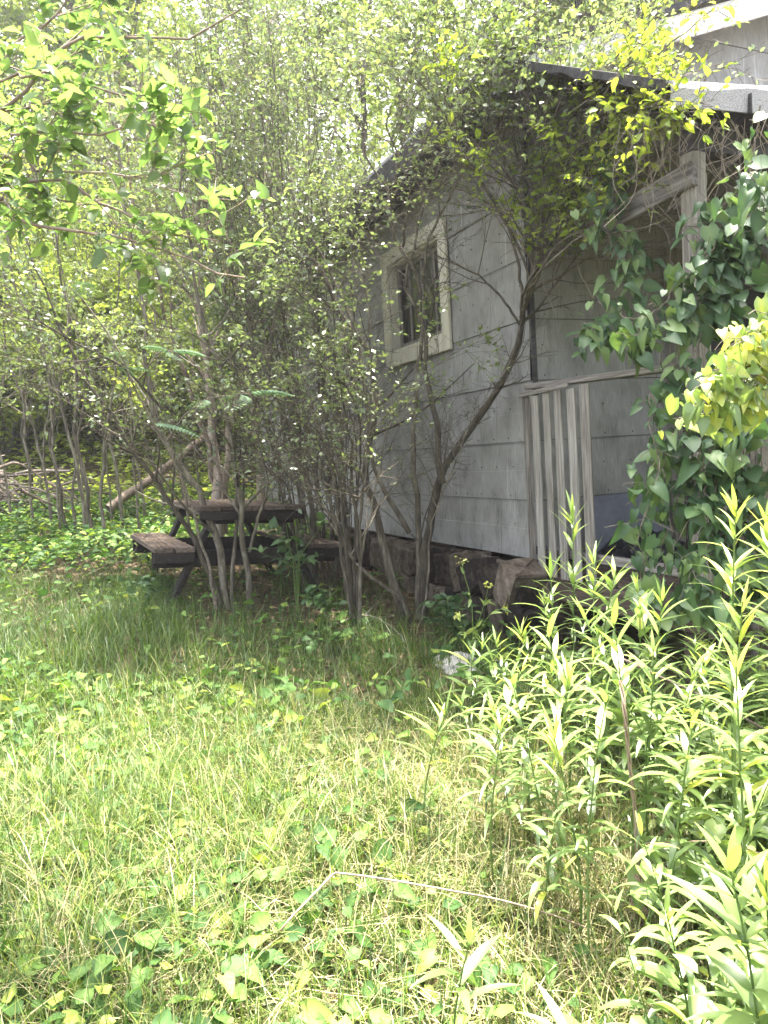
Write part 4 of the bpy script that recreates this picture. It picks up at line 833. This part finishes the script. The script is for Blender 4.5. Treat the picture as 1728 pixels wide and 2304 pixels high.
# ================================================================== WEEDS, GRASS, GROUND COVER
def weed(x, y, h, seed, size=1.0, label=None, group=None, lean=(0, 0), leafy=.38, bare=.0, tone=0.0):
    g = np.random.default_rng(seed); b = np.array([x, y, float(gz(x, y)) - .02]); r = thing('tall_weed', label, 'weed', tuple(b), 0, group)
    lx, ly = lean; cx, cy = g.normal(0, .025, 2)
    P = spline([b, b + [lx * .2 + cx, ly * .2 + cy, h * .4], b + [lx * .6 + cx * .5, ly * .6 + cy, h * .75], b + [lx, ly, h]], 24)
    r0 = .0045 * size * (.7 + .3 * h); R = r0 * (1 - .65 * np.linspace(0, 1, 24)); V, F = tubes(P[None], R[None], 6)
    Geo().add(V, F, g.random()).build('stem', M['green_stem'], r, b, True)
    fo = Geo(); n = int(h * 38); t = np.sort(np.clip(leafy + (1 - leafy) * g.uniform(0, 1, n) ** .85, 0, .985)); pos, tan = sample(P[None], np.zeros(n, int), t)
    a = np.arange(n) * 2.4 + g.normal(0, .25, n); ang = np.interp(t, [0, .6, .9, 1], [.15, .45, .85, 1.25]) + g.normal(0, .15, n)
    d = np.stack([np.cos(a) * np.cos(ang), np.sin(a) * np.cos(ang), np.sin(ang)], -1); up = np.stack([-np.cos(a) * np.sin(ang), -np.sin(a) * np.sin(ang), np.cos(ang)], -1)
    wf_, af_ = g.uniform(.8, 1.7), g.uniform(.6, 1.35); keep_ = g.random(n) > .22 * (1 - t)
    L = size * np.where(keep_, 1, .3) * np.interp(t, [0, .3, .75, 1], [.10, .15, .155, .085]) * g.uniform(.65, 1.2, n); W = L * g.uniform(.10, .14, n) * wf_
    blades(fo, g, pos, d, up, L, W, np.interp(t, [0, .7, 1], [1.5, 1.2, .35]) * af_ * g.uniform(.6, 1.3, n), 6, np.clip(tone + g.uniform(.1, .35) + .45 * t ** 3 + g.normal(0, .14, n) + (g.random(n) < .09 * (1.2 - t)) * .6, 0, 1), .18, ([0, .12, .4, .7, 1], [.3, .75, 1, .65, .05]))
    fo.build('foliage', M['weed_leaf'], r, b, smooth=True); return r
def weed_px(xt, yt, Y, seed, lx=0.0, **kw):
    p = at(xt, yt, Y); x, y = p[0] - lx, Y; return weed(x, y, p[2] - float(gz(x, y)) + .02, seed, lean=(lx, 0), **kw)
named = [
 (1237, 1100, 3.35, 'tall green weed before the railing pickets, the highest one left of the vines'),
 (1190, 1235, 3.4, 'slim weed at the left foot of the railing pickets, beside the stone foundation'),
 (1282, 1205, 3.2, 'weed between the railing pickets and the open porch floor'),
 (1331, 1230, 3.1, 'weed standing before the reddish porch floor beam'),
 (1382, 1285, 3.0, 'short weed at the foot of the hanging vine column'),
 (1182, 1360, 2.75, 'bright weed with an upright yellow-green tip right of the pale concrete slab'),
 (1432, 1290, 2.45, 'yellow-green tipped weed before the vine column, in full sun'),
 (1590, 1085, 2.25, 'tallest sunlit weed near the right edge, in front of the vines'),
 (1652, 1110, 2.3, 'tall sunlit weed cut by the right edge of the picture'),
 (1604, 1300, 2.15, 'sunlit weed standing just below the tallest one at the right'),
 (1325, 1340, 2.35, 'sunlit weed behind the brown twisted dead stalk'),
 (1019, 1410, 3.6, 'small weed in front of the pale concrete slab'),
 (1064, 1425, 3.5, 'narrow weed at the right end of the pale concrete slab'),
 (965, 1535, 2.7, 'thin weed at the left edge of the weed patch, beside the grass'),
 (1086, 1545, 2.4, 'weed with a pale yellow crumpled tip near the left of the patch'),
 (1197, 1590, 2.15, 'stout dark stemmed weed in the middle of the patch'),
 (1230, 1465, 2.4, 'sunlit weed left of the brown dead stalk'),
 (1499, 1540, 2.1, 'weed right of the brown dead stalk with a pale green tip'),
 (1590, 1440, 1.95, 'large-leaved sunlit weed at the right under the thin twig'),
 (1572, 1850, 1.35, 'big close weed with broad white-lit leaves at the lower right corner'),
 (1655, 1900, 1.3, 'close weed cut by the lower right corner'),
 (1015, 2035, 1.75, 'small young weed at the bottom right of the bent cane'),
 (1440, 1970, 1.7, 'short weed near the bottom right of the dead stalk'),
]
for i, (x, y, Y, lab) in enumerate(named):
    weed_px(x, y, Y, 300 + i, lx=float(np.random.default_rng(i).normal(.02, .05)), label=lab, size=1.15 if Y < 2.6 else 1.25, tone=.12 if x > 1400 else 0.0)
g = np.random.default_rng(401); k = 0
while k < 88:
    Y = g.uniform(1.55, 3.5); x = g.uniform(.22, 2.0)
    px_ = 864 + 1731 * x / Y
    if px_ > 1800 or px_ < 1010 + (Y < 2.2) * 60: continue
    if g.random() > np.clip((px_ - 950) / 350, .15, 1): continue
    h = g.uniform(.4, .98) * (.72 + .25 * min(1, (px_ - 1000) / 500)) * (1 if Y > 2 else .75)
    weed(x, Y, h, 500 + k, g.uniform(.65, 1.05), 'mid-height green weed with narrow leaves inside the dense weed patch at the right', 'weeds of the dense patch', lean=tuple(g.normal(0, .10, 2)), leafy=g.uniform(.05, .4)); k += 1
# flowering weed before the block
fw = at(1020, 1440, 4.0); fw[2] = float(gz(fw[0], fw[1])); r = thing('flowering_weed', 'thin branching weed with tiny flower heads before the stone foundation', 'weed', tuple(fw))
S_ = [(px(4.0, 4.0, (1022, 1440), (1022, 1370), (1018, 1300), (1003, 1240), (997, 1215)), .004, .0015), (px(4.0, 3.95, (1020, 1370), (1038, 1330), (1050, 1290), (1055, 1265)), .0025, .0012), (px(4.0, 3.95, (1022, 1390), (1050, 1340), (1070, 1318), (1092, 1316)), .0025, .0012), (px(4.0, 4.0, (1018, 1400), (1000, 1360), (992, 1330)), .0025, .0012)]
P, R = stem_paths(g, S_, 20, .004); V, F = tubes(P, R, 5); Geo().add(V, F, .7).build('stem', M['green_stem'], r, fw, True)
ge = Geo(); leaves_on(ge, g, P, 9, .045, oval(.16, 4), .05, nup=.8); put_leaves(ge, g, np.repeat(P[:, -1], 14, 0) + g.normal(0, .012, (56, 3)), g.normal(size=(56, 3)), .018, SMALL, .5, 1.0); ge.build('foliage', M['weed_leaf'], r, fw)

def inside_cabin(x, y):
    dx, dy = x - CX, y - CY; u = dx * math.cos(YAW) + dy * math.sin(YAW); v = -dx * math.sin(YAW) + dy * math.cos(YAW)
    return (u > -.25) & (v > -1.6)
def scatter(g, n, x0, x1, y0, y1, near=1.0):
    y = y0 + (y1 - y0) * g.random(n) ** near; x = g.uniform(x0, x1, n) * 1.0; q = BLK[:2] * .93; k = ((x - q[0]) / .2) ** 2 + ((y - q[1]) / .36) ** 2 > g.random(n); k &= ~inside_cabin(x, y) & (x < .62 * y + .6) & (x > -.8 * y - 1.0)
    return x[k], y[k]
patch = lambda x, y: .5 + .5 * np.sin(1.9 * x + 1.3 * np.sin(1.1 * y)) * np.cos(1.6 * y + 1.2 * np.sin(1.4 * x + .5))
g = np.random.default_rng(601)
# grass: tufts of long arching blades, green and dry
def grass(name, label, n, x0, x1, y0, y1, L0, L1, dry, seed, near, wid=.0042, dens=None):
    g = np.random.default_rng(seed); x, y = scatter(g, n // 7, x0, x1, y0, y1, near)
    if dens is not None: k = g.random(len(x)) < dens(x, y); x, y = x[k], y[k]
    x = np.repeat(x, 7) + g.normal(0, .025, len(x) * 7); y = np.repeat(y, 7) + g.normal(0, .025, len(y) * 7); n = len(x)
    z = gz(x, y) - .01; a = g.uniform(0, 6.28, n); tilt = np.abs(g.normal(.25, .35, n))
    d = np.stack([np.cos(a) * np.sin(tilt), np.sin(a) * np.sin(tilt), np.cos(tilt)], -1); up = np.stack([-np.cos(a) * np.cos(tilt), -np.sin(a) * np.cos(tilt), np.sin(tilt)], -1)
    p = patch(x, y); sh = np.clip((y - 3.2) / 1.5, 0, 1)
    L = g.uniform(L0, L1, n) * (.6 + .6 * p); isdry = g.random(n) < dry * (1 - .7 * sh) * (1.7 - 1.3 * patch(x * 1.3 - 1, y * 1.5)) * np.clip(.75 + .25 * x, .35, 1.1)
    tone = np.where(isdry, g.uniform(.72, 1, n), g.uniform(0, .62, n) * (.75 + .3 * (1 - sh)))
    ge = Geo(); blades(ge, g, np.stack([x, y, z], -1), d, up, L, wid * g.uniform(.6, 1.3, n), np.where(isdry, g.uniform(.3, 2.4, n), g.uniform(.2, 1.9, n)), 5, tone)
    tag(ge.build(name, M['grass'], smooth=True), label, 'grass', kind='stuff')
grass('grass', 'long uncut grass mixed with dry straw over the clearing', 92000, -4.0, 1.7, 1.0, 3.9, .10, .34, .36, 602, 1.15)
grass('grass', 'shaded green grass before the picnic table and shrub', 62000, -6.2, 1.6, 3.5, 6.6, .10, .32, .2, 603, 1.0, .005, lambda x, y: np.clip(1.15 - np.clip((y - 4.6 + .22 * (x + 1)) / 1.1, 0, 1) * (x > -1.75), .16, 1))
# matted straw lying flat
x, y = scatter(g, 13000, -3.8, 1.7, 1.25, 3.7, 1.1); n = len(x); a = g.uniform(0, 6.28, n); el = np.abs(g.normal(.05, .12, n)); ge = Geo()
blades(ge, g, np.stack([x, y, gz(x, y) + g.uniform(0, .07, n)], -1), np.stack([np.cos(a) * np.cos(el), np.sin(a) * np.cos(el), np.sin(el)], -1), np.stack([-np.cos(a) * np.sin(el), -np.sin(a) * np.sin(el), np.cos(el)], -1), g.uniform(.1, .34, n), .0035, g.normal(.3, .4, n), 4, g.uniform(.7, 1, n))
tag(ge.build('straw', M['grass']), 'matted dry straw lying under the grass', 'straw', kind='stuff')
# heart and oval leaved ground cover
def cover(name, label, n, x0, x1, y0, y1, size, hmax, seed, near, dens, shapes, mat='cover_leaf', toff=0.0, tsc=1.0):
    g = np.random.default_rng(seed); x, y = scatter(g, n, x0, x1, y0, y1, near); k = g.random(len(x)) < dens(x, y); x, y = x[k], y[k]; n = len(x)
    h = hmax * g.uniform(.25, 1, n) * (.5 + .7 * patch(x * 1.7 + 2, y * 1.7)); pos = np.stack([x, y, gz(x, y) + h], -1)
    a = g.uniform(0, 6.28, n); d = np.stack([np.cos(a), np.sin(a), g.normal(.0, .25, n)], -1); ge = Geo()
    st = np.stack([pos - np.stack([.3 * h * np.cos(a), .3 * h * np.sin(a), h], -1), pos - np.stack([.1 * h * np.cos(a), .1 * h * np.sin(a), h * .4], -1), pos], 1)
    m_ = n // 3; V, F = tubes(st[:m_], np.full((m_, 3), .0013), 3); ge.add(V, F, .3)
    w = g.integers(0, len(shapes), n)
    for i, s in enumerate(shapes):
        q = w == i; put_leaves(ge, g, pos[q], d[q], size * np.clip(g.normal(1, .3, int(q.sum())), .45, 1.8), s, 1.0, toff + tsc * g.random(int(q.sum())), .38)
    tag(ge.build(name, M[mat], smooth=True), label, 'ground cover', kind='stuff')
cover('ground_cover', 'broad heart-leaved ground cover in the left foreground', 13000, -4.2, 1.4, 1.0, 4.2, .055, .13, 611, 1.2, lambda x, y: np.clip(.95 - (x + .95 * (y / 2.4)) * .62, .12, 1), [HEART, ROUND, HEART])
cover('ground_cover', 'small leafy ground cover in the shaded grass', 8500, -6.4, 1.8, 3.6, 7.2, .055, .16, 612, 1.0, lambda x, y: .06 + .94 * patch(x * 1.3 + 3, y * 1.2) ** 2, [OVAL, ROUND])
cover('ground_cover', 'pale glossy ground cover under the saplings at the left', 36000, -9.5, .5, 6.4, 11.5, .06, .34, 613, 1.0, lambda x, y: np.clip((y - 6.2) * .8 - (x + 2.6) * .35, 0, 1), [OVAL, ROUND])
cover('ground_cover', 'dark broad leaves growing at the foot of the stone foundation', 420, -.4, 1.7, 3.6, 5.4, .09, .2, 614, 1.0, lambda x, y: .2 + .8 * (x > .3), [HEART, oval(.36, 5)], toff=-.1)
cover('understory', 'sunlit leafy understory on the slope of the woods', 40000, -16, 1, 9.8, 19, .10, .55, 616, 1.0, lambda x, y: .35 + .65 * patch(x, y), [SMALL], 'wood_leaf', .3)
# bigger low plants filling the weed patch
cover('weed_undergrowth', 'leafy undergrowth below the tall weeds at the right', 5200, .2, 2.2, 1.3, 3.6, .085, .42, 615, 1.0, lambda x, y: np.clip((x - .28 * y) * 2, 0, 1), [oval(.16, 5, .4), OVAL, oval(.13, 5, .5), HEART], 'weed_leaf', tsc=.8)
# leaf litter
x, y = scatter(g, 9000, -4, 2, 3.9, 9, 1.0); n = len(x); a = g.uniform(0, 6.28, n); ge = Geo(); put_leaves(ge, g, np.stack([x, y, gz(x, y) + .012], -1), np.stack([np.cos(a), np.sin(a), 0 * a], -1), g.uniform(.03, .07, n), SMALL, 1.5, None, .4)
tag(ge.build('leaf_litter', M['dead_leaf']), 'brown leaf litter under the shrubs and trees', 'leaves', kind='stuff')
# twiggy dead sticks on the ground by the shrub
for k, pts in enumerate(([at(700, 1360, 5.2), at(800, 1330, 5.3), at(905, 1400, 5.0)], [at(620, 1330, 5.6), at(760, 1345, 5.5), at(850, 1330, 5.5)])):
    stick('fallen_branch', ('dead branch lying across the foot of the multi-stemmed tree', 'thin dead branch lying in front of the dark gap right of the table')[k], 'branch', pts, .012, .006, M['twig'], 20, .01, side=6, seed=k + 5)
